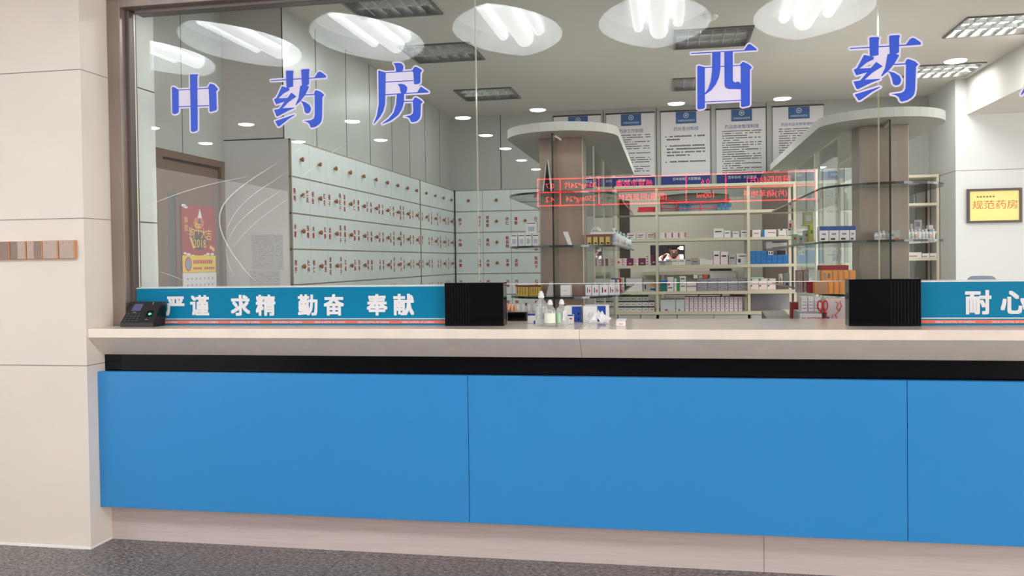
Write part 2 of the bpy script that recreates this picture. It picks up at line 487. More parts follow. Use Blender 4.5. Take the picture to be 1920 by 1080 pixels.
struct(b.build('bulkhead', [WALLG, DARK, WALLD]), 'panelled grey bulkhead over the herb drawers')
# back wall: bulkhead above the drawers, full height further right, opening for a window
WX0, WX1 = xat(1699, 9.75), xat(1719, 9.75)
WZ0, WZ1 = .8, zat(352, 9.75, 1708)
b = MB()
b.box(-2.95, -1.12, 9.75, 10.2, 2.29, IZ); b.box(-1.911-.004, -1.911+.004, 9.7485, 9.7515, 2.29, IZ, 1); struct(b.build('bulkhead', [WALLG, DARK]), 'panelled bulkhead over the back drawers')
b = MB(); b.box(-2.95, -1.12, 10.1, 10.2, 0, 2.29); struct(b.build('wall_back', WALLG))
b = MB()
hx0, hx1, hz0, hz1 = xat(1219.5, 9.75), xat(1284, 9.75), zat(492, 9.75, 1250), zat(459.5, 9.75, 1250)
b.box(-1.12, hx0, 9.75, 10.2, 0, IZ); b.box(hx1, WX0, 9.75, 10.2, 0, IZ); b.box(hx0, hx1, 9.75, 10.2, 0, hz0); b.box(hx0, hx1, 9.75, 10.2, hz1, IZ); b.box(WX1, 5.6, 9.75, 10.2, 0, IZ)
b.box(WX0, WX1, 9.75, 10.2, 0, WZ0); b.box(WX0, WX1, 9.75, 10.2, WZ1, IZ)
for k in range(2, 6): b.box(-1.911+.595*k-.004, -1.911+.595*k+.004, 9.7485, 9.7515, 1.2, IZ, 1)
struct(b.build('wall_back', [WALLG, DARK]))
bp_ = MB(); bp_.box(-.46, hx0, 9.744, 9.751, .9, 2.13); bp_.box(hx1, 1.10, 9.744, 9.751, .9, 2.13); bp_.box(hx0, hx1, 9.744, 9.751, .9, hz0); bp_.box(hx0, hx1, 9.744, 9.751, hz1, 2.13)
struct(bp_.build('wall_back_panel', mat('cream back panel', (218, 212, 199), .5)), 'cream wall lining behind the open shelving')
DKW = mat('dark added room', (44, 44, 48), .8)  # added dark room behind the hatch, background of a stand-in for a reflection
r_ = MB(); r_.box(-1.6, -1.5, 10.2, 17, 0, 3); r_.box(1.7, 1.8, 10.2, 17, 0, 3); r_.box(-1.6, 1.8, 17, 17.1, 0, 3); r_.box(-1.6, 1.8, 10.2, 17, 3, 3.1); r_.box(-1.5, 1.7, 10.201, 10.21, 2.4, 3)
struct(r_.build('wall_added_room', DKW)); r_ = MB(); r_.box(-1.6, 1.8, 10.3, 17, -.08, 0); struct(r_.build('floor', DKW))
wf = MB(); fr = .012
for q in ((hx0, hx0+fr, hz0, hz1), (hx1-fr, hx1, hz0, hz1), (hx0, hx1, hz0, hz0+fr), (hx0, hx1, hz1-fr, hz1)): wf.box(q[0], q[1], 9.745, 9.9, q[2], q[3])
struct(wf.build('window_5', BLACKM), 'dark hatch added in the back wall to frame a reflection stand-in')
wf = MB()
wf.box(WX0, WX0+.012, 9.8, 9.84, WZ0, WZ1); wf.box(WX1-.012, WX1, 9.8, 9.84, WZ0, WZ1); wf.box(WX0, WX1, 9.8, 9.84, WZ1-.02, WZ1)
struct(wf.build('window_4', WHITE))
# pier with the plaque, right wall
PX = xat(1792, 8.9, 400)
b = MB(); b.box(PX, 5.6, 8.9, 9.75, 0, IZ)
zj = zat(320, 8.9, 1800); b.box(PX-.001, 5.6, 8.8988, 9.7, zj-.003, zj+.003, 1)
struct(b.build('pier', [mat('white wall panel', (216, 216, 216), .5), JOINT]), 'white wall pier carrying the framed plaque')
b = MB(); b.box(5.6, 5.75, 4.1, 10.2, 0, .9); b.box(5.6, 5.75, 4.1, 10.2, 2.7, IZ); b.box(5.6, 5.75, 4.1, 4.6, .9, 2.7); b.box(5.6, 5.75, 7.2, 10.2, .9, 2.7)
struct(b.build('wall_right', WHITE))

# ================================================================== metal frame of the glass front
f = MB()
f.box(XL, -2.857, 4.105, 4.23, ZC, 2.90, 0); f.box(-2.857, -2.834, 4.15, 4.215, ZC, 2.83, 1)
f.box(-2.857, 3.6, 4.105, 4.23, 2.825, 2.90, 0); f.box(-2.80, 3.6, 4.15, 4.225, 2.80, 2.83, 1)
struct(f.build('trim_1', [STEEL, STEELD], bevel=.003), 'brown brushed steel frame around the counter glass')
# ================================================================== glass panes with their blue lettering
GB = 1.338
def pane(n, x0, x1, label):
    m = MB(); m.box(x0, x1, YG, YG+.012, GB, 2.81, fm=[1, 1, 0, 0, 1, 1])
    o = struct(m.build('window_%d' % n, [GLASSM, GEDGE], base=True), label)
    m = MB(); m.box(x0, x1, YG-.0003, YG+.0123, GB-.003, GB+.0002); m.build('polished_edge', mat('bright glass edge', (224, 226, 222), .3), o)
    return o
S1, S2 = -.943, .957
p1 = pane(1, -2.833, S1-.002, 'left counter pane with three blue characters')
p2 = pane(2, S1+.002, S2-.002, 'middle counter pane')
p3 = pane(3, S2+.002, 3.2, 'right counter pane')
LBLUE = mat('blue vinyl', (36, 84, 216), .4)
LWHITE = mat('white vinyl', (232, 226, 246), .45)
KG = 160/1234
ZHONG = [[(436,150),(550,150),(556,162),(542,185),(548,930),(548,948),(536,966),(490,983),(460,980),(450,965)],
 [(175,345),(185,333),(205,333),(272,372),(276,690),(262,710),(225,727),(195,722),(182,705)],
 [(690,355),(722,290),(740,283),(790,303),(840,358),(838,376),(816,395),(824,655),(812,672),(740,692),(720,685),(708,360)],
 [(270,372),(700,345),(700,357),(270,384)],[(276,612),(716,596),(716,609),(276,625)]]
ZHONG_F = [[(276,372),(710,345),(716,609),(276,625)]]
YAO = [[(140,312),(780,272),(938,262),(938,275),(780,286),(140,325)],[(772,274),(815,205),(840,188),(865,192),(935,245),(938,272)],
 [(358,185),(375,175),(455,175),(470,190),(462,210),(462,405),(375,425),(366,410)],[(580,165),(600,155),(690,150),(702,165),(692,190),(692,370),(650,400),(590,395)],
 [(300,400),(410,430),(405,460),(330,500),(250,575),(380,568),(430,500),(440,493),(510,548),(400,625),(310,718),(480,708),(485,715),(400,750),(235,838),(220,830),(185,740),(260,728),(340,622),(215,662),(185,590),(220,570),(250,510)],
 [(200,905),(330,860),(480,808),(490,812),(400,870),(270,975),(245,982)],
 [(565,395),(610,385),(690,402),(690,420),(640,520),(572,612),(500,678),(495,670),(540,570)],[(640,518),(770,512),(770,526),(635,532)],
 [(765,505),(780,465),(800,457),(870,485),(912,525),(885,560),(880,850),(870,910),(840,950),(790,985),(730,1000),(715,990),(695,940),(660,915),(610,905),(720,890),(760,865),(775,820),(775,530)],
 [(570,610),(640,630),(700,670),(722,720),(712,765),(690,788),(655,792),(630,770),(618,700),(595,640)]]
YAO_F = [[(462,300),(585,290),(570,395),(545,560),(495,670),(470,712),(310,718),(400,625),(510,548),(440,493),(250,575),(405,460),(462,405)]]
FANG = [[(228,215),(240,212),(335,240),(330,560),(325,700),(300,800),(255,880),(165,985),(160,978),(205,870),(235,700)],
 [(445,105),(520,98),(570,110),(592,150),(588,190),(575,222),(485,232),(482,180),(470,135)],[(335,238),(735,210),(735,222),(335,250)],
 [(715,210),(750,160),(775,155),(840,190),(862,210),(858,222),(838,245),(835,385),(820,402),(765,413),(745,405),(735,250)],
 [(335,372),(735,350),(735,362),(335,385)],[(330,553),(560,540),(955,515),(955,530),(560,553),(330,566)],[(785,535),(830,460),(845,443),(955,515),(955,525)],
 [(508,408),(560,402),(615,418),(648,455),(645,495),(625,545),(560,545),(545,500),(538,450)],
 [(497,550),(600,542),(600,660),(575,760),(520,850),(420,930),(290,985),(285,978),(380,905),(450,820),(485,700)],[(595,650),(735,645),(735,660),(595,665)],
 [(725,650),(750,605),(770,598),(830,630),(872,668),(845,690),(838,860),(825,905),(785,945),(720,960),(700,950),(680,900),(640,880),(600,878),(690,860),(725,835),(735,790)]]
FANG_F = [[(335,238),(735,210),(745,405),(840,440),(790,535),(330,560)]]
XI = [[(120,228),(1070,175),(1070,188),(120,242)],[(890,184),(940,110),(960,97),(985,103),(1072,172),(1070,188)],
 [(212,420),(235,410),(330,435),(320,460),(322,1015),(300,1035),(235,1043),(213,1030)],
 [(828,400),(865,357),(895,360),(960,395),(1003,438),(972,470),(972,970),(960,990),(870,1010),(845,1000),(840,420)],
 [(325,432),(845,400),(845,412),(325,445)],[(322,930),(845,905),(845,917),(322,942)],
 [(428,215),(548,205),(545,470),(525,580),(480,680),(410,770),(322,832),(320,812),(370,740),(405,640),(425,500)],
 [(603,205),(725,200),(725,625),(735,640),(760,655),(800,640),(825,655),(845,680),(845,750),(660,748),(625,730),(608,700)]]
XI_F = [[(322,435),(428,425),(428,215),(725,200),(725,410),(845,400),(845,920),(322,942)]]
def letter(strokes, fills, ox, oy, parent, label, dx=0.0, ow=22):
    """a cut-vinyl character: blue strokes 0.4 mm proud of a white backing that runs round them"""
    def W(p, y):
        q = atY(ox+p[0]*KG, oy+p[1]*KG, YG); return (q.x+dx, y, q.z)
    m = MB(); lay = [0]
    def back(pts):   # each piece of the white backing lies a few microns over the last
        lay[0] += 1; m.flat([W(p, YG-.0004-lay[0]*3e-6) for p in pts], 1)
    for k_, s_ in enumerate(strokes):
        m.flat([W(p, YG-.0024-k_*2e-5) for p in s_], 0); back(s_)
        n = len(s_)
        for i in range(n):
            a, c = Vector(s_[i]), Vector(s_[(i+1) % n]); d = c-a
            if d.length < 1: continue
            q = Vector((-d.y, d.x)).normalized()*ow
            back([a+q, c+q, c-q, a-q])
            back([(a.x+ow*math.cos(k*math.pi/6), a.y+ow*math.sin(k*math.pi/6)) for k in range(12)])
    for f_ in fills: back(f_)
    o = m.build('lettering', [LBLUE, LWHITE], parent); o['label'] = label
    return o
letter(ZHONG, ZHONG_F, 300, 120, p1, 'blue character 中 with white edge')
letter(YAO, YAO_F, 490, 110, p1, 'blue character 药 with white edge')
letter(FANG, FANG_F, 680, 105, p1, 'blue character 房 with white edge')
letter(XI, XI_F, 1280, 70, p2, 'blue character 西 with white edge')
letter(YAO, YAO_F, 490, 110, p3, 'blue character 药 with white edge', dx=2.876)
letter(FANG, FANG_F, 680, 105, p3, 'blue character 房 with white edge, cut by the picture edge', dx=3.04)
# wiping scratches on the left pane, their glints painted as white strips
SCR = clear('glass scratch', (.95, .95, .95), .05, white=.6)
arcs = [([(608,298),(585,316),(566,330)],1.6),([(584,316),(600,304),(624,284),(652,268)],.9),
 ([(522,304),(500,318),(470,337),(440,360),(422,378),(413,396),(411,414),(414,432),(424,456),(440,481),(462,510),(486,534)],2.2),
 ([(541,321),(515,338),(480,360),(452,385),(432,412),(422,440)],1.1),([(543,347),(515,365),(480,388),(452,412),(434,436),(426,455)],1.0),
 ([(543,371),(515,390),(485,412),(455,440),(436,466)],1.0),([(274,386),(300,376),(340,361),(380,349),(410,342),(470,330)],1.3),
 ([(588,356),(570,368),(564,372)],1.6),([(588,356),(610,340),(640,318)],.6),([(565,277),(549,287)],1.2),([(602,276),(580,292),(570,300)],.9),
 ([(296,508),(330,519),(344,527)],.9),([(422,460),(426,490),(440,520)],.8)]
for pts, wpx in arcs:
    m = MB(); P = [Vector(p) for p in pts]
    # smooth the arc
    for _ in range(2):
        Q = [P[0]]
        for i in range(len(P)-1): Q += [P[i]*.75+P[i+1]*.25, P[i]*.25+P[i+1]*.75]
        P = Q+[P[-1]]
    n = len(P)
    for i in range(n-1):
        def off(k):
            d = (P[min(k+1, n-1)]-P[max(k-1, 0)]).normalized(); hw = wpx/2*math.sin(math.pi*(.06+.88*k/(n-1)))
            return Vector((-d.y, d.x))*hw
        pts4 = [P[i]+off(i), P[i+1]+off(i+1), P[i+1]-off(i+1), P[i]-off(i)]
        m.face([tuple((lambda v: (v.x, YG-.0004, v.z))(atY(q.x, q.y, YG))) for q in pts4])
    m.build('scratch_glint', SCR, p1)

# ================================================================== the counter
ct = thing('service_counter', 'long counter with cream stone top, black band and three blue glass front panels', 'counter', (0, 4.2, 0))
SEAM = xat(1087, 3.92, 640)
for a, b_ in ((XL+.001, SEAM-.0006), (SEAM+.0006, 3.4)):
    m = MB(); m.prism([(a, 3.90, ZC), (a, 4.62, ZC), (a, 4.62, .99), (a, 4.017, .99), (a, 3.90, 1.089)], (b_-a, 0, 0))
    m.build('countertop', STONE, ct, bevel=.002)
m = MB(); m.box(XL+.001, 3.4, 4.03, 4.2, .86, .99); m.build('black_band', BLACKG, ct)
for a, b_ in ((XL+.001, -.9563), (-.9538, 1.0158), (1.0182, 3.4)):
    m = MB(); m.box(a, b_, 3.969, 4.01, .197, .905); m.build('front_panel', BLUE, ct, bevel=.0015)
m = MB(); m.box(XL+.001, 3.4, 4.01, 4.5, .19, .9); m.build('carcass', BLACKM, ct)
k1, k2 = xat(476.5, 4.057, 1000), xat(1432.5, 4.057, 1040)
for a, b_, y in ((XL+.001, k1, 4.060), (k1+.001, k2-.001, 4.057), (k2+.001, 3.4, 4.057)):
    m = MB(); m.box(a, b_, y, 4.4, 0, .22); m.build('kick_plate', KICK, ct)

# ------------------------------------------------------------------ teal slogan boards
ORANGE = mat('orange strip', (232, 108, 76), .5)
YB = 4.15
def board(x0, x1, chars, cz, csize, label):
    z0, z1 = ZC+.001, 1.334
    t = thing('slogan_board', label, 'sign', ((x0+x1)/2, YB, z0))
    m = MB(); m.box(x0, x1, YB, YB+.012, z0, z1); m.build('panel', TEAL, t)
    m = MB(); m.box(x0, x1, YB-.001, YB+.013, z1-.004, z1+.0005); m.build('edge_trim', PAPER, t)
    m = MB(); m.box(x0, x1, YB-.0008, YB-.0002, z0+.030, z0+.0345); m.build('white_line', PAPER, t)
    m = MB(); m.box(x0, x1, YB-.0008, YB-.0002, z0+.009, z0+.0235)
    x = x0+.07
    while x < x1-.1:
        m.text('XIEHE HOSPITAL OF CHIFENG', (x, YB-.0012, z0+.0155), .0125, 1, .01, align='l'); x += .236
    m.build('orange_strip', [ORANGE, PAPER], t)
    for k in range(0, len(chars), 2):
        m = MB()
        for ch, px in chars[k:k+2]: m.text(ch, (xat(px, YB, 572), YB-.0012, cz), csize, 0, .032)
        m.build('lettering', PAPER, t)
board(-2.822, -1.098, [('严', 328.6), ('谨', 374.5), ('求', 451), ('精', 498), ('勤', 577), ('奋', 626), ('奉', 707), ('献', 757)], 1.238, .112,
      'long teal slogan board reading 严谨 求精 勤奋 奉献 under the left pane')
board(1.114, 3.0, [('耐', 1834), ('心', 1901)], 1.238, .112, 'teal slogan board starting with 耐心 right of the black box')

# ------------------------------------------------------------------ gloss black boxes
def blackbox(x0, x1, label, ribs):
    t = thing('black_box', label, 'box', ((x0+x1)/2, 4.14, ZC), group='gloss black boxes on the counter')
    m = MB(); m.box(x0, x1, 4.10, 4.185, ZC+.0005, 1.347); m.build('body', BLACKG, t, bevel=.002)
    m = MB(); m.box(x0+.004, x1-.004, 4.0985, 4.101, ZC+.006, 1.343); m.build('front_panel', BLACKG, t)
    m = MB(); n = 9
    for k in range(n):
        x = x1-.012-(x1-x0)*.42*k/n if ribs > 0 else x0+.012+(x1-x0)*.42*k/n
        m.box(x-.0012, x+.0012, 4.0965, 4.0985, ZC+.012, 1.337)
    m.build('rib', BLACK, t)
blackbox(-1.098, -.80, 'gloss black box on the counter at the right end of the long slogan board', -1)
blackbox(.803, 1.112, 'gloss black box with ribbed right side on the counter left of 耐心', 1)

# ------------------------------------------------------------------ fingerprint clock at the left end
dx0, dx1 = xat(236, 4.07, 605), xat(300, 4.07, 600)
t = thing('fingerprint_clock', 'black fingerprint attendance machine with glowing green sensor at the counter end', 'time clock', ((dx0+dx1)/2, 4.08, ZC+.0005))
w_ = dx1-dx0; q = .012
m = MB()
A = [(-w_/2, -.055, 0), (w_/2-q, -.055, 0), (w_/2-q, .05, 0), (-w_/2, .05, 0)]
B = [(-w_/2, -.055, .022), (w_/2-q*.8, -.055, .022), (w_/2-q*.8, .05, .022), (-w_/2, .05, .022)]
D = [(-w_/2+.028, .012, .128), (w_/2, .012, .128), (w_/2, .05, .128), (-w_/2+.028, .05, .128)]
for lo, hi in ((A, B), (B, D)):
    for i in range(4): m.face([lo[i], lo[(i+1) % 4], hi[(i+1) % 4], hi[i]])
m.face(A); m.face(D)
m.build('body', BLACK, t, world=False, bevel=.006)
def slope(u, v, lift=.0008):
    """point on the sloping face: u across (0..1), v up (0..1)"""
    a, b_ = Vector(B[0]).lerp(Vector(B[1]), u), Vector(D[0]).lerp(Vector(D[1]), u)
    nrm = Vector((0, -.106, .067)).normalized()
    return a.lerp(b_, v)+nrm*lift
def patch(u0, u1, v0, v1, lift=.0008): return [slope(u, v, lift) for u, v in ((u0, v0), (u1, v0), (u1, v1), (u0, v1))]
m = MB(); m.flat(patch(.12, .42, .56, .90)); m.build('screen', mat('blue-grey screen', (70, 72, 104), .2, emit=.25), t, world=False)
m = MB()
for r_ in range(4):
    for c_ in range(4): m.prism(patch(.07+.115*c_, .15+.115*c_, .06+.105*r_, .115+.105*r_, .0004), (0, -.0016, .001))
m.build('keypad', mat('grey keys', (58, 58, 62), .4), t, world=False)
m = MB(); m.flat(patch(.66, .86, .28, .58)); m.build('sensor_window', BLACKG, t, world=False)
m = MB(); m.flat([slope(.78+.045*math.cos(a*math.pi/6), .41+.05*math.sin(a*math.pi/6), .0016) for a in range(12)])
m.build('green_light', mat('green sensor light', (60, 255, 110), .4, emit=3), t, world=False)
for q_ in ((.70, .80, .14, .165), (.21, .31, .485, .51), (.72, .74, .86, .98)):
    m = MB(); m.flat(patch(*q_)); m.build('marking', mat('grey print', (150, 150, 155), .5), t, world=False)

# ------------------------------------------------------------------ wooden name blocks on the pillar
TAN = mat('tan wood edge', (206, 142, 92), .5); FACEW = mat('grey-brown block face', (184, 162, 150), .5, noise=.05, nscale=30); FACED = mat('dark block face', (142, 122, 110), .5, noise=.05, nscale=30)
zt, zb = atY(70, 452, 3.89).z, atY(70, 486, 3.89).z
names = [(-12, 15.5, 'cut by the picture edge, leftmost', 2), (18.5, 46.5, 'second from the left, dark on its left half', -1), (49.5, 76.5, 'middle one, dark on its right half', 1), (79, 107, 'fourth from the left, plain pale face', 0), (110, 138.5, 'rightmost, plain pale face with two small holes', 0)]
for a, b_, wh, dk in names:
    x0, x1 = xat(a, 3.87, 470), xat(b_, 3.87, 470)
    t = thing('wooden_name_block', 'small square wooden block on the pillar, '+wh, 'name block', ((x0+x1)/2, 3.88, zb), group='wooden name blocks on the pillar')
    m = MB(); m.box(x0, x1+.004, 3.872, 3.8885, zb, zt); m.build('block', TAN, t, bevel=.002)
    m = MB()
    xm = (x0+x1)/2
    m.box(x0+.002, xm, 3.8705, 3.8722, zb+.003, zt-.002, 1 if dk in (-1, 2) else 0); m.box(xm, x1-.001, 3.8705, 3.8722, zb+.003, zt-.002, 1 if dk in (1, 2) else 0)
    m.build('face_plate', [FACEW, FACED], t)
    if dk != 2:
        for fx in ((.3, .72) if b_ > 120 else (.3,)):
            m = MB(); m.cyl((x0+(x1-x0)*fx, 3.8703, zt-.012), (x0+(x1-x0)*fx, 3.872, zt-.012), .002, n=8); m.build('pin_hole', DARK, t)

# ================================================================== bottles and packs on the counter
CLEARG = clear('bottle glass', (.95, .97, .97), .08, white=.22)
WATER = clear('clear liquid', (.90, .92, .93), .05, white=.06)
RUB = mat('pale stopper', (222, 222, 222), .4)
def bottle(px0, px1, ptop, pbot, y, label, lab=None):
    x0, x1 = xat(px0, y, 600), xat(px1, y, 600); r = (x1-x0)/2; cx_ = (x0+x1)/2
    h = zat(ptop, y, px0)-ZC
    t = thing('glass_bottle', label, 'bottle', (cx_, y, ZC+.0005), group='clear infusion bottles on the counter')
    m = MB(); m.lathe([(r*.82, 0), (r*.97, .006), (r, .014), (r, h*.56), (r*.9, h*.64), (r*.62, h*.71), (r*.40, h*.755), (r*.37, h*.82)], n=24)
    m.build('glass_body', CLEARG, t, world=False)
    m = MB(); m.lathe([(r*.75, .006), (r*.9, .012), (r*.92, h*.5), (r*.5, h*.505)], n=20); m.build('liquid', WATER, t, world=False)
    m = MB(); m.lathe([(r*.42, h*.80), (r*.50, h*.815), (r*.50, h*.86), (r*.40, h*.875), (r*.44, h*.93), (r*.30, h*.95), (r*.2, h)], n=18); m.build('stopper', RUB, t, world=False)
    if lab:
        m = MB(); n = 10; rr = r*1.012; a0, a1 = lab[0], lab[1]
        for k in range(n):
            u0, u1 = a0+(a1-a0)*k/n, a0+(a1-a0)*(k+1)/n
            P4 = lambda u, z: (rr*math.sin(math.radians(u)), -rr*math.cos(math.radians(u)), z)
            m.face([P4(u0, h*.14), P4(u1, h*.14), P4(u1, h*.5), P4(u0, h*.5)], 0)
        m.build('paper_label', lab[2], t, world=False)
bottle(1003.5, 1027, 546, 609, 4.12, 'tallest clear glass infusion bottle, first of the three on the counter')
bottle(1021, 1042.5, 562, 609, 4.08, 'small clear bottle with cream label, middle of the three', (-75, 70, mat('cream label', (226, 228, 214), .6)))
bottle(1043, 1064, 561, 609, 4.10, 'small clear bottle with pale green label, right of the three', (-80, -5, mat('pale green label', (176, 222, 178), .6)))
def cartonw(name, label, cat, x0, x1, y0, y1, z0, z1, m0, prints=(), group=None):
    """a folded carton in world metres; prints = (part, material, u0,u1,v0,v1[, face]) rectangles on front 'f' / right 'r' / top 't'"""
    t = thing(name, label, cat, ((x0+x1)/2, (y0+y1)/2, z0), group=group)
    m = MB(); m.box(x0, x1, y0, y1, z0, z1); m.build('carton', m0, t, bevel=min(.0015, (x1-x0)/20))
    for pr in prints:
        pn, pm, u0, u1, v0, v1 = pr[:6]; fc = pr[6] if len(pr) > 6 else 'f'
        a, b_ = x0+(x1-x0)*u0, x0+(x1-x0)*u1; c, d = z0+(z1-z0)*v0, z0+(z1-z0)*v1
        m = MB()
        if fc == 'f': m.box(a, b_, y0-.0008, y0+.001, c, d)
        elif fc == 'r': m.box(x1-.001, x1+.0008, y0+(y1-y0)*u0, y0+(y1-y0)*u1, c, d)
        elif fc == 'l': m.box(x0-.0008, x0+.001, y0+(y1-y0)*u0, y0+(y1-y0)*u1, c, d)
        else: m.box(a, b_, y0+(y1-y0)*v0, y0+(y1-y0)*v1, z1-.001, z1+.0008)
        m.build(pn, pm, t)
    return t
BOXB = mat('carton blue', (22, 66, 156), .45)
Yc = 4.34
def cpx(px0, px1, ptop, y, name, label, cat, dep, m0, prints=(), group=None, z0=ZC+.0005):
    x0, x1 = xat(px0, y, 590), xat(px1, y, 590)
    return cartonw(name, label, cat, x0, x1, y, y+dep, z0, zat(ptop, y, px0), m0, prints, group)
zz = zat(592, Yc, 1075)
cpx(1058, 1090, 592, Yc, 'medicine_carton', 'lower white and blue carton of the pair behind the bottles', 'carton', .10, CARD, [('blue_end', BOXB, .42, 1, .05, 1), ('logo_mark', PAPER, .8, .88, .35, .6)])
cpx(1058, 1090, 574, Yc, 'medicine_carton', 'upper white and blue carton of the pair behind the bottles', 'carton', .10, CARD, [('blue_end', BOXB, .45, 1, 0, .95), ('logo_mark', PAPER, .8, .88, .1, .3)], z0=zz+.0005)
cpx(1093, 1138, 574, Yc-.02, 'medicine_carton', 'big white carton with blue corner beside the crumpled tissue', 'carton', .16, CARD, [('blue_end', BOXB, .60, .95, .06, 1), ('logo_mark', PAPER, .82, .88, .3, .45), ('white_flap', PAPER, .0, 1, .1, .98, 'r')])
cpx(1064.5, 1075, 590, 4.24, 'medicine_pack', 'tiny white pack with blue cap band right of the bottles', 'pack', .03, PAPER, [('blue_band', BOXB, 0, 1, .85, 1), ('print', RED, .3, .8, .5, .65)])
cpx(989, 1003.5, 588, 4.26, 'medicine_pack', 'small white and blue pack left of the tallest bottle', 'pack', .04, CARD, [('blue_band', BOXB, 0, 1, .80, 1), ('blue_corner', BOXB, .8, 1, 0, .3)])
t = cpx(1155, 1172, 602, 4.10, 'paper_box', 'small white open paper box alone on the counter edge', 'box', .035, PAPER, [('print', mat('red faint print', (226, 170, 160), .6), .3, .75, .3, .55)])
m = MB(); x0, x1 = xat(1155, 4.1, 600), xat(1172, 4.1, 600); z1 = zat(602, 4.1, 1155)
m.face([(x0, 4.1, z1), (x1, 4.1, z1), (x1+.008, 4.13, z1+.010), (x0+.004, 4.13, z1+.010)]); m.build('open_flap', PAPER, t)
# crumpled tissue
def tissue(name, label, c, rx, ry, h, seed, cat='tissue', m0=None):
    r_ = random.Random(seed); bm = MB(); g = 11
    P = [[None]*g for _ in range(g)]
    for i in range(g):
        for j in range(g):
            u, v = i/(g-1)*2-1, j/(g-1)*2-1; e = max(0, 1-(u*u+v*v)/2)
            P[i][j] = (c[0]+u*rx*(1+.2*r_.uniform(-1, 1)), c[1]+v*ry*(1+.2*r_.uniform(-1, 1)), c[2]+.001+h*e*(.25+.75*r_.random()))
    for i in range(g-1):
        for j in range(g-1): bm.face([P[i][j], P[i+1][j], P[i+1][j+1], P[i][j+1]])
    o = bm.build(name, m0 or PAPER, base=True)
    so = o.modifiers.new('thickness', 'SOLIDIFY'); so.thickness = .001
    return tag(o, label, cat)
tissue('crumpled_tissue', 'crumpled white tissue on the counter in front of the big white carton', (xat(1122, 4.2, 605), 4.2, ZC+.001), .055, .035, .075, 3)
# dark screen behind the left black box
x0, x1 = xat(951, 4.45, 595), xat(988, 4.45, 595)
t = thing('small_screen', 'small dark screen standing right of the left black box', 'screen', ((x0+x1)/2, 4.46, ZC))
m = MB(); m.box(x0, x1, 4.45, 4.47, ZC+.0005, zat(585, 4.45, 960)); m.build('housing', BLACK, t, bevel=.002)
m = MB(); m.box(x0+.008, x1-.008, 4.449, 4.4505, ZC+.012, zat(585, 4.45, 960)-.008); m.build('display', BLACKG, t)
# ================================================================== door in the left wall
XD = -2.95
def dY(px): return atX(px, 380, XD).y
y_in0, y_in1 = 4.60, dY(413)
d = bpy.data.objects.new('door_1', None); COL.objects.link(d); d.location = (XD, 4.9, 0); WL['door_1'] = Vector((XD, 4.9, 0)); struct(d, 'brown wooden door with slit window and a red calendar')
m = MB()
m.box(XD-.06, XD+.012, 4.535, y_in0, 0, 2.145); m.box(XD-.06, XD+.012, y_in1, 5.316, 0, 2.145); m.box(XD-.06, XD+.012, y_in0, y_in1, 2.100, 2.145)
m.build('frame', WOOD, d, bevel=.002)
m = MB(); m.box(XD-.062, XD-.02, y_in0, y_in1, 0, 2.10); m.build('rebate', WOODD, d)
ys0, ys1 = dY(316), dY(331)
m = MB(); m.box(XD-.022, XD-.005, y_in0+.012, ys0, .01, 2.085); m.box(XD-.022, XD-.005, ys1, y_in1-.014, .01, 2.085)
m.box(XD-.022, XD-.005, ys0, ys1, 1.895, 2.085); m.box(XD-.022, XD-.005, ys0, ys1, .01, .9)
m.build('door_leaf', WOOD, d, bevel=.001)
m = MB(); m.box(XD-.02, XD-.014, ys0, ys1, .9, 1.895); m.build('slit_window', mat('dark green glass', (70, 84, 82), .15), d)
m = MB(); m.cyl((XD-.005, 4.66, 1.02), (XD+.045, 4.66, 1.02), .009); m.cyl((XD+.045, 4.655, 1.02), (XD+.045, 4.78, 1.02), .009); m.build('handle', CHROME, d)

# calendar hung on the door
XC = XD+.004
ya_, yb_ = atX(341, 440, XC).y, atX(403, 440, XC).y
def cz(py, px=370): return atX(px, py, XC).z
def cy(u): return ya_+(yb_-ya_)*u
zt, zm, zl, zb = cz(386), cz(479), cz(511), cz(585)
t = thing('wall_calendar', 'red new-year wall calendar with gold characters hung on the brown door', 'calendar', (XC, (ya_+yb_)/2, zb))
CR = mat('calendar red', (160, 18, 34), .45); GOLD = mat('gold print', (226, 188, 84), .4); YEL = mat('calendar yellow', (232, 200, 48), .45)
m = MB(); m.box(XC-.003, XC, ya_, yb_, zl, zt); m.build('picture_sheet', CR, t)
m = MB(); m.box(XC-.001, XC+.002, ya_, yb_, zl, zm); m.build('yellow_panel', YEL, t)
m = MB(); m.box(XC-.003, XC+.004, ya_, yb_, zb, zl-.002); m.build('date_pad', PAPER, t)
E1 = XC+.0006; h = zt-zm
TX = dict(xd=(0, 1, 0), yd=(0, 0, 1))
m = MB()
for ch, u, v, s_ in (('狗', .28, .45, .075), ('年', .47, .55, .085), ('大', .64, .45, .075), ('吉', .80, .43, .08)): m.text(ch, (E1+.0006, cy(u), zm+h*v), s_, 0, .012, **TX)
m.text('2018', (E1+.0006, cy(.52), zm+h*.25), .075, 0, .012, **TX)
m.column('恭贺', (E1+.0006, cy(.12), zm+h*.62), .045, 0, .02, **TX)
m.flat([(E1+.0005, cy(.22), zm+h*.34), (E1+.0005, cy(.32), zm+h*.12), (E1+.0005, cy(.36), zm+h*.16), (E1+.0005, cy(.28), zm+h*.36)])
m.flat([(E1+.0005, cy(.80), zm+h*.16), (E1+.0005, cy(.96), zm+h*.08), (E1+.0005, cy(.98), zm+h*.14), (E1+.0005, cy(.84), zm+h*.22)])
m.build('gold_lettering', GOLD, t)
m = MB()   # dark bowl behind the characters, flame of colour above, white cloud edges
m.flat([(E1, cy(.5+.26*math.cos(a*math.pi/8)), zm+h*(.30+.19*math.sin(a*math.pi/8))) for a in range(16)], 0)
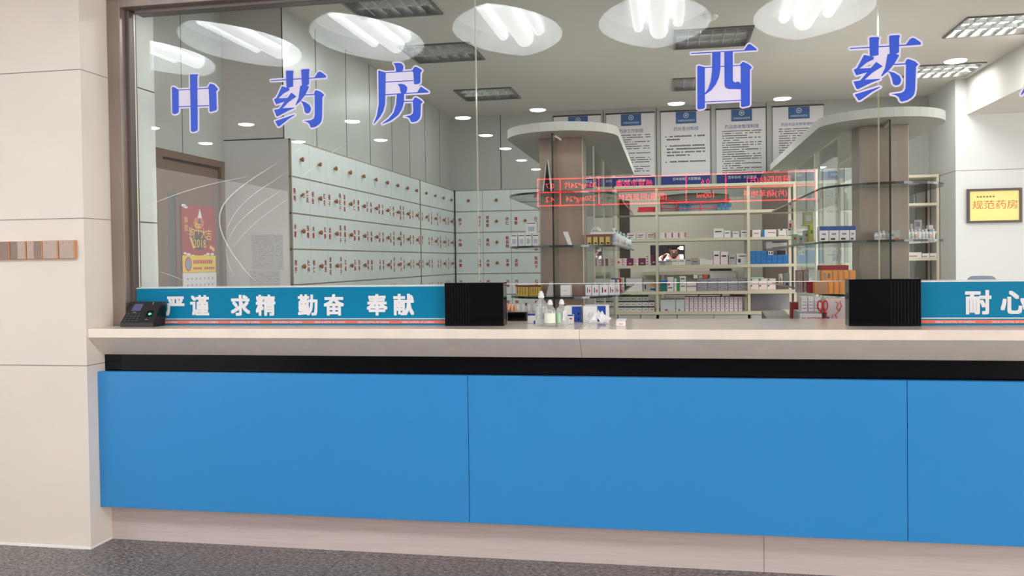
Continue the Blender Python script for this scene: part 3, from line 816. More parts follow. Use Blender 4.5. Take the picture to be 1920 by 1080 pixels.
m.flat([(E1, cy(.5+.16*math.cos(a*math.pi/6)), zm+h*(.66+.13*math.sin(a*math.pi/6))) for a in range(12)], 1)
m.flat([(E1+.0003, cy(.46), zm+h*.62), (E1+.0003, cy(.58), zm+h*.62), (E1+.0003, cy(.54), zm+h*.74), (E1+.0003, cy(.50), zm+h*.74)], 2)
m.flat([(E1+.0003, cy(.47), zm+h*.76), (E1+.0003, cy(.60), zm+h*.76), (E1+.0003, cy(.53), zm+h*.95)], 3)
for u, v, r_ in ((.06, .98, .07), (.12, .95, .06), (.08, .04, .05), (.18, .02, .06), (.30, -.01, .06), (.40, -.02, .04), (.66, .0, .05), (.76, .03, .06), (.90, .03, .06)):
    m.flat([(E1+.0004, cy(u+r_*math.cos(a*math.pi/5)), zm+h*(v+r_*.45*math.sin(a*math.pi/5))) for a in range(10)], 3)
m.build('picture_print', [mat('dark maroon', (70, 24, 30), .5), mat('orange print', (206, 112, 60), .5), NAVY, PAPER], t)
m = MB(); hy = zm-zl
m.flat([(XC+.0024, cy(.16+.10*math.cos(a*math.pi/8)), zl+hy*(.5+.42*math.sin(a*math.pi/8))) for a in range(16)], 0)
m.flat([(XC+.0028, cy(.16+.075*math.cos(a*math.pi/8)), zl+hy*(.5+.33*math.sin(a*math.pi/8))) for a in range(16)], 1)
for r_ in range(2):
    for k in range(9 if r_ == 0 else 10):
        if r_ == 1 and k == 4: continue
        u = .31+.066*k
        m.box(XC+.0018, XC+.0026, cy(u), cy(u+.05), zl+hy*(.52 if r_ == 0 else .18), zl+hy*(.74 if r_ == 0 else .32), 0)
m.build('advert_print', [RED, mat('grey blue print', (130, 150, 170), .5)], t)
m = MB()
for r_ in range(5):
    for k in range(7): m.box(XC+.0036, XC+.0046, cy(.10+.125*k), cy(.15+.125*k), zl-.045-.04*r_, zl-.032-.04*r_)
m.build('date_print', mat('pale grey print', (172, 172, 176), .6), t)

# ================================================================== herb drawer cabinets
DRAW = mat('pale lacquered drawer', (216, 226, 224), .22, noise=.02, nscale=3, coat=.1)
SEAMC = mat('cabinet edge strip', (150, 138, 120), .5)
HERB = mat('red characters', (164, 44, 52), .5)
KNOB = mat('amber knob', (150, 92, 46), .3)
ROWZ = [2.285, 2.040, 1.795, 1.555, 1.315, 1.075, .835]
NAMES = '当归 黄芪 白术 茯苓 甘草 川芎 白芍 熟地 党参 柴胡 黄芩 半夏 陈皮 桔梗 防风 荆芥 薄荷 菊花 连翘 葛根 升麻 桂枝 杜仲 牛膝 乌药 木香 香附 丹参 红花 桃仁 三七 麦冬 玄参 知母 石膏 栀子 黄连 黄柏 苦参 龙胆 五味子 山茱萸 枸杞子 金银花 板蓝根 何首乌 菟丝子 补骨脂 肉苁蓉 益母草 车前子 决明子 牛蒡子 莱菔子 白芥子 苏子 杏仁 贝母 瓜蒌 天麻 钩藤 全蝎 地龙 僵蚕 石斛 玉竹 百合 沙参'.split()
nm = 0
def nxt():
    global nm; nm += 1
    return NAMES[(nm*7) % len(NAMES)]
def knob(parent, c, ax):
    m = MB(); c = Vector(c); ax = Vector(ax)
    m.cyl(c, c+ax*.012, .007, .007, 10); m.cyl(c+ax*.012, c+ax*.022, .016, .017, 12); m.cyl(c+ax*.022, c+ax*.026, .017, .010, 12)
    return m.build('knob', KNOB, parent)
def cabinet(label, axis, edges, face, depth, noknob=(), single=None):
    """axis 'y': fronts look along +x at x=face; axis 'x': fronts look along -y at y=face"""
    a0, a1 = edges[0], edges[-1]
    base = (face-depth/2, (a0+a1)/2, 0) if axis == 'y' else ((a0+a1)/2, face+depth/2, 0)
    t = thing('herb_drawer_cabinet', label, 'cabinet', base, group='herb drawer cabinets')
    m = MB()
    if axis == 'y': m.box(face-depth, face-.016, a0, a1, 0, 2.285); m.box(face-.016, face+.001, a0, a0+.012, 0, 2.285, 1)
    else: m.box(a0, a1, face+.016, face+depth, 0, 2.285)
    for z in ROWZ:
        if axis == 'y': m.box(face-.017, face-.003, a0, a1, z-.0095, z+.001, 1)
        else: m.box(a0, a1, face+.003, face+.017, z-.008, z+.001, 1)
    m.build('body', [CABEND if axis == 'y' else DRAW, SEAMC], t)
    for r_ in range(6):
        z1, z0 = ROWZ[r_]-.010, ROWZ[r_+1]+.001
        for c in range(len(edges)-1):
            e0, e1 = edges[c]+.0022, edges[c+1]-.0022
            m = MB()
            if axis == 'y': m.box(face-.016, face, e0, e1, z0, z1); xd, pos = (0, 1, 0), lambda u, z: (face+.0006, e0+(e1-e0)*u, z)
            else: m.box(e0, e1, face, face+.016, z0, z1); xd, pos = (1, 0, 0), lambda u, z: (e0+(e1-e0)*u, face-.0006, z)
            zc = (z0+z1)/2
            if r_ > 0:
                for u in (.16, .86): m.column(nxt(), pos(u, zc+.004), .042, 1, .028, xd, pitch=1.15)
            o = m.build('drawer', [DRAW, HERB], t)
            if (r_, c) not in noknob: knob(o, pos(.5, zc+.004), (1, 0, 0) if axis == 'y' else (0, -1, 0))
    return t
XF = -2.463
ye = [atX(px, 430, XF).y for px in (547, 788, 852.3)]
u1 = [5.318+(ye[1]-5.318)*k/10 for k in range(11)]
u2 = [ye[1]+.02+(9.69-ye[1]-.02)*k/4 for k in range(5)]
cabinet('long pale herb drawer cabinet nearest the door, ten columns with red names', 'y', u1, XF, .486, {(4, 1), (3, 5)})
cabinet('narrower herb drawer cabinet between the long one and the back corner', 'y', u2, XF, .486, {(3, 1), (2, 0)})
cabinet('herb drawer cabinet on the back wall, partly behind the left display island', 'x', [-2.452, -2.125, -1.79, -1.456, -1.13], 9.70, .38, {(2, 0), (3, 0), (4, 0), (2, 2), (3, 2), (1, 0), (4, 2)})
# printed sheets stuck on the cabinet end
FAINT = mat('faint notice paper', (186, 186, 186), .6)
t = thing('paper_notice', 'faint printed sheets taped to the end of the nearest drawer cabinet', 'notice', (-2.62, 5.315, 1.3))
for k, (a, b_, c, e) in enumerate(((472, 512, 440, 505), (512, 531, 440, 505), (468, 524, 508, 560))):
    x0, x1, z1, z0 = xat(a, 5.314), xat(b_, 5.314), zat(c, 5.314, a), zat(e, 5.314, a)
    m = MB(); m.box(x0, x1-.002, 5.3135, 5.3165, z0, z1)
    z = z1-.012
    while z > z0+.012:
        x = x0+.008+rnd.random()*.02
        while x < x1-.012:
            l = rnd.uniform(.008, .03)
            if rnd.random() < .62: m.box(x, min(x+l, x1-.008), 5.3130, 5.3137, z-.003, z, 1)
            x += l+rnd.uniform(.004, .012)
        z -= rnd.uniform(.011, .02)
    m.build('sheet', [FAINT, mat('faint print', (128, 124, 134), .7)], t)

# ================================================================== display islands
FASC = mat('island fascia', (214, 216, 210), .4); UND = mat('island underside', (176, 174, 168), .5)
COLM = mat('brown metal column', (164, 154, 143), .3, .5, noise=.10, nscale=2.5, stretch=(4, 4, .8))
BASEM = mat('island base laminate', (140, 130, 122), .5)
def stadium(cx_, r_, yc, yend, n=22):
    return [(cx_+r_, yend)]+[(cx_+r_*math.cos(a), yc-r_*math.sin(a)) for a in (math.pi*k/n for k in range(n+1))]+[(cx_-r_, yend)]
SH = (1.853, 1.54, 1.24)
def island(cx_, label, fin_x, colx):
    t = thing('display_island', label, 'display stand', (cx_, 6.2, 0), group='display islands with oval canopies')
    o = [(x, y, 2.20) for x, y in stadium(cx_, .34, 5.24, 7.62)]
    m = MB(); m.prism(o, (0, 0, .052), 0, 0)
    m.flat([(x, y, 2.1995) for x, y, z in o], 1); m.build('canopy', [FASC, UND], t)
    m = MB(); m.box(colx-.133, colx+.133, 5.2, 5.42, 0, 2.199); m.build('column', COLM, t, bevel=.003)
    for z in SH:
        m = MB(); m.prism([(x, y, z-.012) for x, y in stadium(cx_, .333, 5.24, 7.6)], (0, 0, .012), 0, 1); m.build('glass_shelf', [SHELFG, SHELFE], t)
    m = MB(); m.box(fin_x-.005, fin_x+.005, 4.99, 5.199, 1.03, 2.199, fm=[1, 1, 1, 0, 0, 0]); m.build('glass_fin', [SHELFG, SHELFE], t)
    for xx, y0, y1 in ((cx_+.155, 5.62, 6.35), (cx_-.155, 5.62, 6.35), (cx_+.155, 6.5, 7.4), (cx_-.155, 6.5, 7.4)):
        m = MB(); m.box(xx-.005, xx+.005, y0, y1, .9, 2.199, fm=[2, 2, 2, 2, 0, 0]); m.build('glass_fin', [SHELFG, SHELFE, GEDGE], t)
    m = MB(); m.box(cx_-.32, cx_+.32, 5.43, 7.5, 0, .899); m.build('base', BASEM, t)
    if cx_ < 0:
        m = MB(); m.prism([(x, y, .888) for x, y in stadium(cx_, .333, 5.24, 5.43)], (0, 0, .0118)); m.build('base_shelf', BASEM, t)
    m = MB(); m.cyl((fin_x+.012, 5.05, 2.19), (fin_x+.045, 5.5, 2.19), .007, n=8); m.build('light_rail', mat('white rail', (232, 228, 216), .4), t)
    return t
island(-.637, 'left white-rimmed display island in front of the herb drawers', xat(1038.5, 5.0), -.645)
island(1.20, 'right white-rimmed display island, cut by the glass joint', xat(1669, 5.0), 1.215)

# ================================================================== back shelving
CRM = mat('cream shelf edge', (214, 206, 184), .45)
BK = 8.0
BZ = [2.120, 1.875, 1.628, 1.382, 1.140, .952]
X4 = [xat(p_, BK) for p_ in (1155.5, 1232, 1404, 1491)]
def shelving(label, X, zs, y0, dep, doors=True, base=None):
    t = thing('shelving_unit', label, 'shelves', ((X[0]+X[-1])/2, y0+dep/2, 0), group='cream shelving units')
    for x in X:
        m = MB(); m.box(x-.012, x+.012, y0, y0+.03, .9, zs[0]+.014); m.box(x-.012, x+.012, y0+dep-.03, y0+dep, .9, zs[0]+.014); m.build('post', CRM, t)
    for z in zs:
        m = MB(); m.box(X[0]-.012, X[-1]+.012, y0-.004, y0+dep, z-.013, z+.013); m.build('shelf_board', CRM, t)
    if doors:
        m = MB(); m.box(X[0], X[-1], y0+.02, y0+dep, 0, zs[-1]-.014); m.build('base_cabinet', CARDG, t)
        dx = [X[0]]+[xat(p_, y0) for p_ in (1200, 1268.5, 1337.5, 1407)]+[X[-1]]
        for a, b_ in zip(dx, dx[1:]):
            m = MB(); m.box(a+.004, b_-.004, y0, y0+.021, .06, zs[-1]-.016); o = m.build('door', mat('pale door', (196, 194, 194), .4), t)
            m = MB(); m.box(b_-.03, b_-.022, y0-.012, y0, .6, .7); m.build('handle', CHROME, o)
    return t
shelving('wide cream shelving unit across the back, packed with medicine boxes, under the notice posters', X4, BZ, BK, .36)
m = MB()
XR2 = [xat(1690, 9.38), xat(1759, 9.38)]
ZR2 = [zat(p_, 9.38, 1730) for p_ in (330, 383, 436, 486, 530)]
t2 = shelving('narrow cream shelving against the back window beside the white pier', XR2, ZR2+[1.0], 9.38, .34, doors=False)
m = MB(); m.box(xat(1736, 9.73), XR2[1]+.02, 9.70, 9.735, .2, 2.2); m.build('back_panel', mat('dark brown panel', (72, 62, 58), .5), t2)

# ------------------------------------------------------------------ medicine boxes
def pack(name, label, x0, x1, y, z0, h, dep, m0, prints=(), group=None, cat='medicine box'):
    return cartonw(name, label, cat, x0, x1, y, y+dep, z0+.0003, z0+h, m0, prints, group)
PXM = 7.82/1600
MAG = mat('magenta pack', (122, 22, 84), .45); GRN = mat('green band', (22, 92, 74), .5); GRN2 = mat('leaf green', (60, 140, 70), .5)
PUR = mat('lilac edge', (160, 140, 196), .5); BLUEP = mat('blue pack', (28, 118, 190), .4); TEALP = mat('teal pack', (22, 110, 108), .5)
GREYP = mat('grey pack', (150, 148, 156), .6); PINKW = mat('pinkish white card', (228, 214, 214), .55); BRN = mat('brown pack', (126, 86, 64), .5)
def row(px, b_, name, label, m0, prints=(), group=None, y=BK+.036, dep=.12, h=None, z=None, cat='medicine box'):
    """px: (x0, x1, height) in picture pixels on the shelving front; b_: shelf board"""
    x0, x1, hp = px
    return pack(name, label, xat(x0, y)+.0008, xat(x1, y)-.0008, y, (BZ[b_]+.013) if z is None else z, hp*PXM, dep, m0, prints, group, cat)
P_TXT = [('print', RED, .15, .75, .55, .68), ('print', INK, .15, .6, .28, .36)]
P_INK = [('print', INK, .15, .8, .6, .72)]
G1 = 'white boxes with red print, second shelf left bay'
for a, b_ in ((1176, 1193), (1194, 1211), (1212, 1230)): row((a, b_, 12), 2, 'medicine_box', 'greyish white box with red print, in the left bay behind the small bottles', CARD, P_TXT, G1)
for a, b_, h_, mg, n_ in ((1157, 1166, 14, 0, 1), (1166.5, 1175, 14, 0, 3), (1175.5, 1187, 14, 1, 1), (1187.5, 1197, 13.5, 0, 3), (1197.5, 1210, 14, 1, 1), (1210.5, 1220, 20, 0, 4), (1220.5, 1231.5, 19, 1, 1)):
    for k in range(n_):
        row((a, b_, h_/n_), 3, 'medicine_box', ('magenta medicine box, one of three on the left bay of the back shelving' if mg else 'flat white box with small red marks, between the magenta boxes on the back shelving'),
            MAG if mg else PINKW, [('print', PAPER, .3, .7, .25, .35)] if mg else [('print', RED, .1, .5, .3, .6)], 'magenta boxes' if mg else 'flat white boxes beside the magenta ones', z=BZ[3]+.013+k*h_/n_*PXM)
row((1173, 1204, 25), 4, 'shipping_carton', 'plain greyish white carton at the left end above the green-banded boxes', CARD, (), None, dep=.25, cat='carton')
row((1205.5, 1231, 21), 4, 'medicine_carton', 'white carton with coloured print left of the first cream post', CARDG, [('print', mat('orange faint print', (206, 150, 120), .6), .45, .9, .45, .7), ('print', NAVY, .5, .9, .12, .25), ('print', MAG, .1, .2, .2, .6)], None, dep=.2)
for r_ in range(3):
    for c in range(6 if r_ < 2 else 5):
        row((1157+11.6*c, 1168.4+11.6*c, 10.2), 5, 'medicine_box', 'small white box with dark green top edge, stacked in the lowest left bay', PINKW, [('green_edge', GRN, 0, 1, .74, 1), ('print', INK, .3, .8, .3, .4)], 'green-topped white boxes', z=BZ[5]+.013+r_*10.3*PXM)
for k in range(4): row((1238+12.3*k, 1249.8+12.3*k, 12), 2, 'medicine_box', 'white box with upright red lettering, one of four in the middle bay', CARD, [('print', RED, .80, .98, .15, .9)], 'white boxes with upright red lettering')
for a, b_, h_, l in ((1338, 1357.5, 17, 'largest white box at the right of the middle bay, second shelf'), (1358, 1370, 13, 'white box right of the largest one, second shelf'), (1374, 1386, 11, 'low white box standing alone, second shelf middle bay'), (1389.5, 1402, 13.5, 'white box against the second cream post, second shelf')):
    row((a, b_, h_), 2, 'medicine_box', l, CARD, P_INK)
mid = [((1237, 1247.5, 8), GREYP, 'grey low box against the first cream post, third shelf'), ((1248, 1259, 11), CARDG, 'grey-white box left of the two twin boxes, third shelf'), ((1260, 1272, 11), CARD, 'white box in front of the bowed person'), ((1272.5, 1285, 11), CARD, 'white box right of the one before the bowed person'),
       ((1285.5, 1296.5, 12), CARDG, 'grey-white box, fifth from the first cream post, third shelf'), ((1297, 1310, 9), GREYP, 'grey box with tan box on top, third shelf'), ((1311.5, 1337, 11), CARD, 'wide white box with red stripe, third shelf'),
       ((1337.5, 1350, 26), PINKW, 'tallest pinkish box, third shelf middle bay'), ((1351, 1365, 24), PINKW, 'second tall pinkish box, third shelf middle bay'), ((1366, 1380, 18), CARDG, 'half-height grey-white box right of the tall pinkish ones'), ((1380.5, 1402, 20), CARD, 'white box with black figure by the second cream post')]
for px, m0, l in mid: row(px, 3, 'medicine_box', l, m0, [('print', RED, .5, .98, .88, .96)] if 'stripe' in l else ([('print', INK, .15, .38, .15, .5), ('print', INK, .25, .85, .72, .8)] if 'figure' in l else P_INK))
row((1297, 1310, 4), 3, 'medicine_box', 'flat tan box lying on the grey box, third shelf', mat('tan card', (186, 150, 116), .6), (), z=BZ[3]+.013+9.2*PXM)
low = [((1237.5, 1250, 16), TEALP, 'teal box at the left of the fourth shelf middle bay', [('print', BLACKM, 0, 1, .9, 1)]), ((1250.5, 1262.5, 27), CARD, 'tall white box with pink base beside the teal box', [('print', RED, .1, .4, .4, .55), ('print', INK, .1, .8, .2, .26)]),
       ((1263.5, 1273.5, 24), CARD, 'white box with green side beside the tall white box', [('green_side', GRN2, .45, 1, 0, 1)])]
for px, m0, l, pr in low: row(px, 4, 'medicine_box', l, m0, pr)
row((1237.5, 1252, 5), 4, 'medicine_box', 'flat blue pack lying on the teal box', BLUEP, (), z=BZ[4]+.013+16.3*PXM)
for k, (hh) in enumerate((14, 14)): row((1274, 1286, hh), 4, 'medicine_box', ('lower' if k == 0 else 'upper')+' white box of the pair right of the green-sided box', CARD, P_INK, z=BZ[4]+.013+k*14.2*PXM)
for k in range(2): row((1286.8, 1305, 9.5), 4, 'medicine_box', ('lower' if k == 0 else 'upper')+' wide pinkish box of the pair left of the grey boxes', PINKW, [('print', INK, .02, .98, .86, .97)], z=BZ[4]+.013+k*9.8*PXM)
for r_ in range(2):
    for c in range(5): row((1306.5+19.2*c, 1325.4+19.2*c, 11.5), 4, 'medicine_box', 'dull grey box in the two-high row on the fourth shelf', GREYP, [('print', mat('faint red print', (150, 100, 104), .6), .55, .8, .3, .42), ('print', INK, .1, .35, .55, .62)], 'dull grey boxes on the fourth shelf', z=BZ[4]+.013+r_*11.7*PXM)
for px, m0, l in (((1300, 1308, 8), CARD, 'small white pack left of the orange-red pack on top of the grey row'), ((1309, 1317, 6), CARDG, 'small grey pack beside the orange-red pack'), ((1318, 1326, 7), mat('orange red pack', (206, 84, 52), .5), 'small orange-red pack on top of the grey box row')):
    row(px, 4, 'medicine_pack', l, m0, (), z=BZ[4]+.013+23.6*PXM, cat='pack')
for a, b_, l in ((1237.5, 1265, 'pale blue-white carton against the first cream post, lowest shelf'), (1266, 1282.5, 'narrower pale blue-white carton left of the lilac-edged boxes')):
    row((a, b_, 23), 5, 'medicine_carton', l, mat('pale blue carton', (206, 212, 216), .5), [('print', mat('faint red print', (150, 100, 104), .6), .3, .5, .05, .2)], dep=.2)
for r_ in range(3):
    for c in range(13): row((1283.5+8.35*c, 1291.7+8.35*c, 9), 5, 'medicine_box', 'tiny white box with lilac edges in the big grid on the lowest shelf', PINKW, [('lilac_edge', PUR, .86, 1, 0, 1), ('print', INK, .25, .6, .55, .63)], 'lilac-edged white boxes', z=BZ[5]+.013+r_*9.15*PXM)
row((1284, 1400, 1.2), 5, 'cover_board', 'thin dark red board lying on the lilac-edged boxes', mat('dark red board', (110, 62, 58), .6), (), z=BZ[5]+.013+27.6*PXM, dep=.2, cat='board')
for a, b_, hh, l in ((1245, 1308, 2.6, 'left thin stack of white sheets on the lowest shelf boxes'), (1310, 1350, 2.2, 'middle thin stack of white sheets above the lilac boxes'), (1353, 1368, 4, 'small folded white paper above the lilac boxes')):
    row((a, b_, hh), 5, 'paper_stack', l, PAPER, (), z=BZ[5]+.013+29*PXM, dep=.2, cat='paper')
# right bay
row((1407, 1427, 13.5), 2, 'medicine_box', 'white box with brown end, first in the right bay', CARD, [('brown_end', BRN, 0, .2, 0, 1), ('print', RED, .35, .8, .45, .55)])
row((1429, 1456, 13.5), 2, 'medicine_box', 'white box with slanted blue end, right bay', CARD, [('blue_end', BLUEP, 0, .18, 0, 1), ('print', RED, .4, .9, .5, .6)])
for a, b_, l in ((1460, 1475, 'white box with teal corner, left of its twin in the right bay'), (1475.5, 1490, 'white box with teal corner at the right end, under the pink pouch')):
    row((a, b_, 14), 2, 'medicine_box', l, CARD, [('teal_corner', TEALP, .2, .5, .8, 1), ('print', RED, .1, .8, .1, .17)])
row((1479, 1489.5, 16), 2, 'medicine_pouch', 'pinkish white pouch standing on the end box of the right bay', PINKW, [('print', RED, .1, .5, .1, .6)], z=BZ[2]+.013+14.3*PXM, cat='pouch', dep=.04)
for r_ in range(3):
    for c in range(7):
        if r_ == 2 and c > 2: continue
        row((1406.5+10.2*c, 1416.5+10.2*c, 8.1), 3, 'medicine_box', 'bright blue box in the stack on the right bay of the back shelving', BLUEP, [('print', NAVY, .3, .8, .1, .2)], 'bright blue boxes', z=BZ[3]+.013+r_*8.25*PXM)
row((1436, 1476, 13), 3, 'flat_carton', 'long white carton lying behind the bright blue boxes', CARD, [('blue_top', NAVY, .3, 1, .82, 1)], y=BK+.2, z=BZ[3]+.013+29*PXM, dep=.14)
row((1436, 1476, 28.8), 3, 'flat_carton', 'grey carton standing behind the bright blue boxes', GREYP, (), y=BK+.2, dep=.14)
row((1440, 1450, 7), 3, 'medicine_pack', 'small black and white pack on the bright blue boxes', CARD, [('print', INK, .1, .4, .2, .8), ('print', INK, .6, .9, .2, .8)], z=BZ[3]+.013+16.7*PXM, cat='pack')
row((1460, 1473, 8), 3, 'medicine_pack', 'small dark pack on the right of the bright blue boxes', BLACKM, (), z=BZ[3]+.013+16.7*PXM, cat='pack')
for r_ in range(2):
    for c in range(3): row((1406.5+16*c, 1422.2+16*c, 11), 4, 'medicine_box', 'white box with green leaf mark, two-high in the right bay', PINKW, [('leaf_mark', GRN2, .02, .25, .7, .95), ('print', RED, .1, .9, .12, .18)], 'white boxes with green leaf mark', z=BZ[4]+.013+r_*11.2*PXM)
row((1407, 1432, 2.5), 4, 'medicine_pack', 'thin pale green pack lying on the leaf-marked boxes', mat('pale aqua', (180, 206, 196), .5), (), z=BZ[4]+.013+22.6*PXM, cat='pack')
m = MB(); m.box(X4[2]+.014, X4[3]-.014, BK+.33, BK+.345, BZ[5]+.013, BZ[4]-.014); m.build('back_panel', GREYP, bpy.data.objects['shelving_unit'])
# top bay: plastic-wrapped bundle, bright red lines for the LED reflection, blue box clusters, red packs
z0 = BZ[1]+.013
t = thing('plastic_bundle', 'long grey plastic-wrapped bundle on the top shelf over the bright red reflection lines', 'bundle', ((X4[1]+X4[2])/2, BK+.24, z0))
m = MB(); n = 12; xa, xb = X4[1]+.03, X4[2]-.16
prev = None
for k in range(n+1):
    f = k/n; hh = .075+.035*math.sin(math.pi*f)
    ring = [(xa+(xb-xa)*f, BK+.22+.09*math.cos(a), z0+.115+hh*.62*math.sin(a)) for a in (2*math.pi*i/10 for i in range(10))]
    if prev:
        for i in range(10): m.face([prev[i], prev[(i+1) % 10], ring[(i+1) % 10], ring[i]], 0, True)
    prev = ring
m.build('wrapped_roll', mat('grey plastic wrap', (150, 150, 148), .25), t)
m = MB(); m.box(xa, xb, BK+.16, BK+.32, z0, z0+.09); m.build('tray', GREYP, t)
REDW = mat('bright red', (216, 48, 66), .4)
t = thing('led_reflection', 'low bright red lines standing in for a wavy LED reflection on the top shelf', 'reflection', (X4[1]+.3, BK+.05, z0))  # added tubes shaped like the LED board's warped reflection
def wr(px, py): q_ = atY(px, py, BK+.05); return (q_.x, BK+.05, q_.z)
m = MB(); m.tube([wr(*q_) for q_ in ((1237, 377), (1252, 375.5), (1275, 378), (1310, 379.5), (1340, 377), (1370, 373.5))], .006); m.build('top_line', REDW, t)
m = MB(); m.tube([wr(*q_) for q_ in ((1238, 391), (1268, 391.5), (1300, 391.5), (1345, 389.5))], .004); m.build('lower_line', REDW, t)
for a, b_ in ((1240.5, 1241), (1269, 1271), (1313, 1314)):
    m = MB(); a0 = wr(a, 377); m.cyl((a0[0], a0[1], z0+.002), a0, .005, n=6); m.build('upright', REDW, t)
for i, (a, c) in enumerate(((1273, 3), (1345, 3))):
    for k in range(c):
        for r_ in range(2): row((a+8*k+(4*r_ if i else 0), a+7.7+8*k+(4*r_ if i else 0), 7.2), 1, 'medicine_box', 'small slate-blue box in the '+('left' if i == 0 else 'right')+' cluster behind the bright red reflection lines', mat('slate blue pack', (84, 128, 168), .5), [('print', GRN2, .2, .4, .3, .5)], 'slate-blue boxes, '+('left' if i == 0 else 'right')+' cluster', y=BK+.08, dep=.07, z=z0+r_*7.3*PXM)
for k in range(2): row((1196+1.5*k, 1231-.5*k, 5), 1, 'red_pack', ('lower' if k == 0 else 'upper')+' flat red pack on the top shelf of the left bay', REDW, (), z=z0+k*5.2*PXM, cat='pack')

# ------------------------------------------------------------------ things on the islands' glass shelves
def ipack(px, z, y, name, label, m0, prints=(), group=None, dep=.08, cat='medicine box'):
    x0, x1, hp = px
    xa_, xb_ = xat(x0, y), xat(x1, y)
    return pack(name, label, xa_, xb_, y, z, hp*(FW.x*(xa_+xb_)/2+FW.y*y)/1600, dep, m0, prints, group, cat)
S2, S3 = 1.5402, 1.2402
P_BOX = [('print', INK, .1, .9, .84, .9), ('print', mat('faint blue print', (170, 178, 196), .6), .2, .8, .2, .6)]
for a, b_ in ((958.5, 970.5), (972, 984.3), (985, 997.3), (998.5, 1010.5)): ipack((a, b_, 23), S2, 5.12, 'medicine_box', 'upright white box in the row of four left of the left brown column', CARD, P_BOX, 'four upright white boxes')
ipack((986.5, 1006.5, 22.5), S2+23.3*5.12/1600*1.01, 5.125, 'medicine_box', 'white box standing on top of the row of four, left island', CARD, P_BOX)
x_, z_ = xat(1066, 5.1), S2
t = thing('leaning_card', 'white card leaning in front of the left brown column on the glass shelf', 'card', (x_, 5.12, z_))
m = MB(); m.prism([(xat(1056, 5.1), 5.1, S2+.083), (xat(1065, 5.1), 5.1, S2+.083), (xat(1073.5, 5.1), 5.1, S2), (xat(1066, 5.1), 5.1, S2)], (0, .01, 0)); m.build('card', PAPER, t)
AMB = mat('red-brown pack', (128, 62, 44), .5); YELP = mat('dull yellow label', (196, 180, 104), .5)
for k in range(4): ipack((1099.5+11.6*k, 1110.8+11.6*k, 19.5), S2, 5.16, 'medicine_box', 'red-brown box with yellow label, one of four right of the left column', AMB, [('yellow_label', YELP, .15, .85, .05, .8), ('print', NAVY, .35, .75, .12, .26)], 'red-brown boxes with yellow labels')
ipack((1107.5, 1155, 4.5), S2+20*5.16/1600*1.01, 5.16, 'flat_tray', 'thin white tray lying on the red-brown boxes', CARD, (), dep=.1, cat='tray')
tissue('crumpled_paper', 'crumpled white paper on the tray above the red-brown boxes', (xat(1119, 5.2), 5.2, S2+24.8*5.16/1600*1.01), .028, .025, .04, 9, 'paper')
BOT = mat('white plastic bottle', (226, 228, 226), .35); CAPG = mat('teal cap', (60, 140, 140), .4); CAPW = mat('pale cap', (206, 210, 210), .4)
def pbottle(x, y, z, r, h, label, group, cap, band):
    t = thing('plastic_bottle', label, 'bottle', (x, y, z+.0003), group=group)
    m = MB(); m.lathe([(r, 0), (r, h*.72), (r*.6, h*.8), (r*.6, h*.82)], n=14); m.build('bottle_body', BOT, t, world=False)
    m = MB(); m.lathe([(r*.66, h*.81), (r*.66, h)], n=12); m.build('cap', cap, t, world=False)
    if band is not None:
        m = MB(); m.lathe([(r*1.015, h*.2), (r*1.015, h*.55)], n=14); m.build('label_band', band, t, world=False)
BANDS = [mat('faint blue band', (186, 200, 216), .5), mat('faint green band', (180, 212, 190), .5), mat('faint red band', (216, 170, 164), .5), None]
for k, dY_ in enumerate((5.27, 5.40, 5.55, 5.72, 5.90, 6.12, 6.36, 6.64, 6.95, 7.3)):
    pbottle(-.334, dY_, S2, .02, .105-.004*(k % 3), 'small white bottle in the line receding along the left island shelf', 'white bottles receding along the left island', (CAPW, CAPG)[k % 2], BANDS[k % 4])
t = thing('tent_card', 'dark folded card with pale edges standing like a tent before the left column top', 'card', (xat(1027.5, 5.08), 5.09, SH[0]))
tz = zat(299, 5.08, 1028)
for s_, (a, b_) in (('pale_edge', (1018.5, 1027)), ('pale_edge', (1036.5, 1029))):
    m = MB(); x0, x1 = xat(a, 5.08), xat(b_, 5.08); dd = .006 if x1 > x0 else -.006
    m.prism([(x0, 5.075, SH[0]+.0005), (x0+dd, 5.075, SH[0]+.0005), (x1+dd*.3, 5.075, tz), (x1, 5.075, tz)], (0, .05, 0)); m.build(s_, CARD, t)
m = MB(); m.prism([(xat(1020, 5.08), 5.095, SH[0]+.0005), (xat(1035, 5.08), 5.095, SH[0]+.0005), (xat(1028, 5.08), 5.095, tz-.004)], (0, .004, 0)); m.build('dark_face', mat('dark navy card', (36, 38, 50), .5), t)
MAR = mat('maroon lid', (92, 34, 44), .5); GLD = mat('dull gold pack', (176, 150, 66), .5)
for a, b_, l in ((966.5, 990, 'left dull gold box with maroon lid on the lower left island shelf'), (991, 1013, 'right dull gold box with maroon lid on the lower left island shelf')):
    ipack((a, b_, 20), S3, 5.08, 'gold_box', l, GLD, [('maroon_lid', MAR, 0, 1, .84, 1)]+[('print', MAR, .12+.2*k, .16+.2*k, .15, .75) for k in range(4)])
ipack((1050, 1068, 20), S3, 5.06, 'medicine_box', 'white box with side flap in front of the left brown column', PAPER, [('print', mat('faint blue print', (170, 178, 196), .6), .3, .7, .45, .5)], dep=.11)
t = thing('leaning_sheet', 'grey sheet leaning at the left brown column foot', 'sheet', (xat(1032, 5.1), 5.1, S3))
m = MB(); m.prism([(xat(1023, 5.1), 5.1, S3), (xat(1030, 5.1), 5.1, S3+.085), (xat(1037, 5.1), 5.1, S3+.09), (xat(1037, 5.1), 5.1, S3)], (0, .008, 0)); m.build('sheet', CARDG, t)
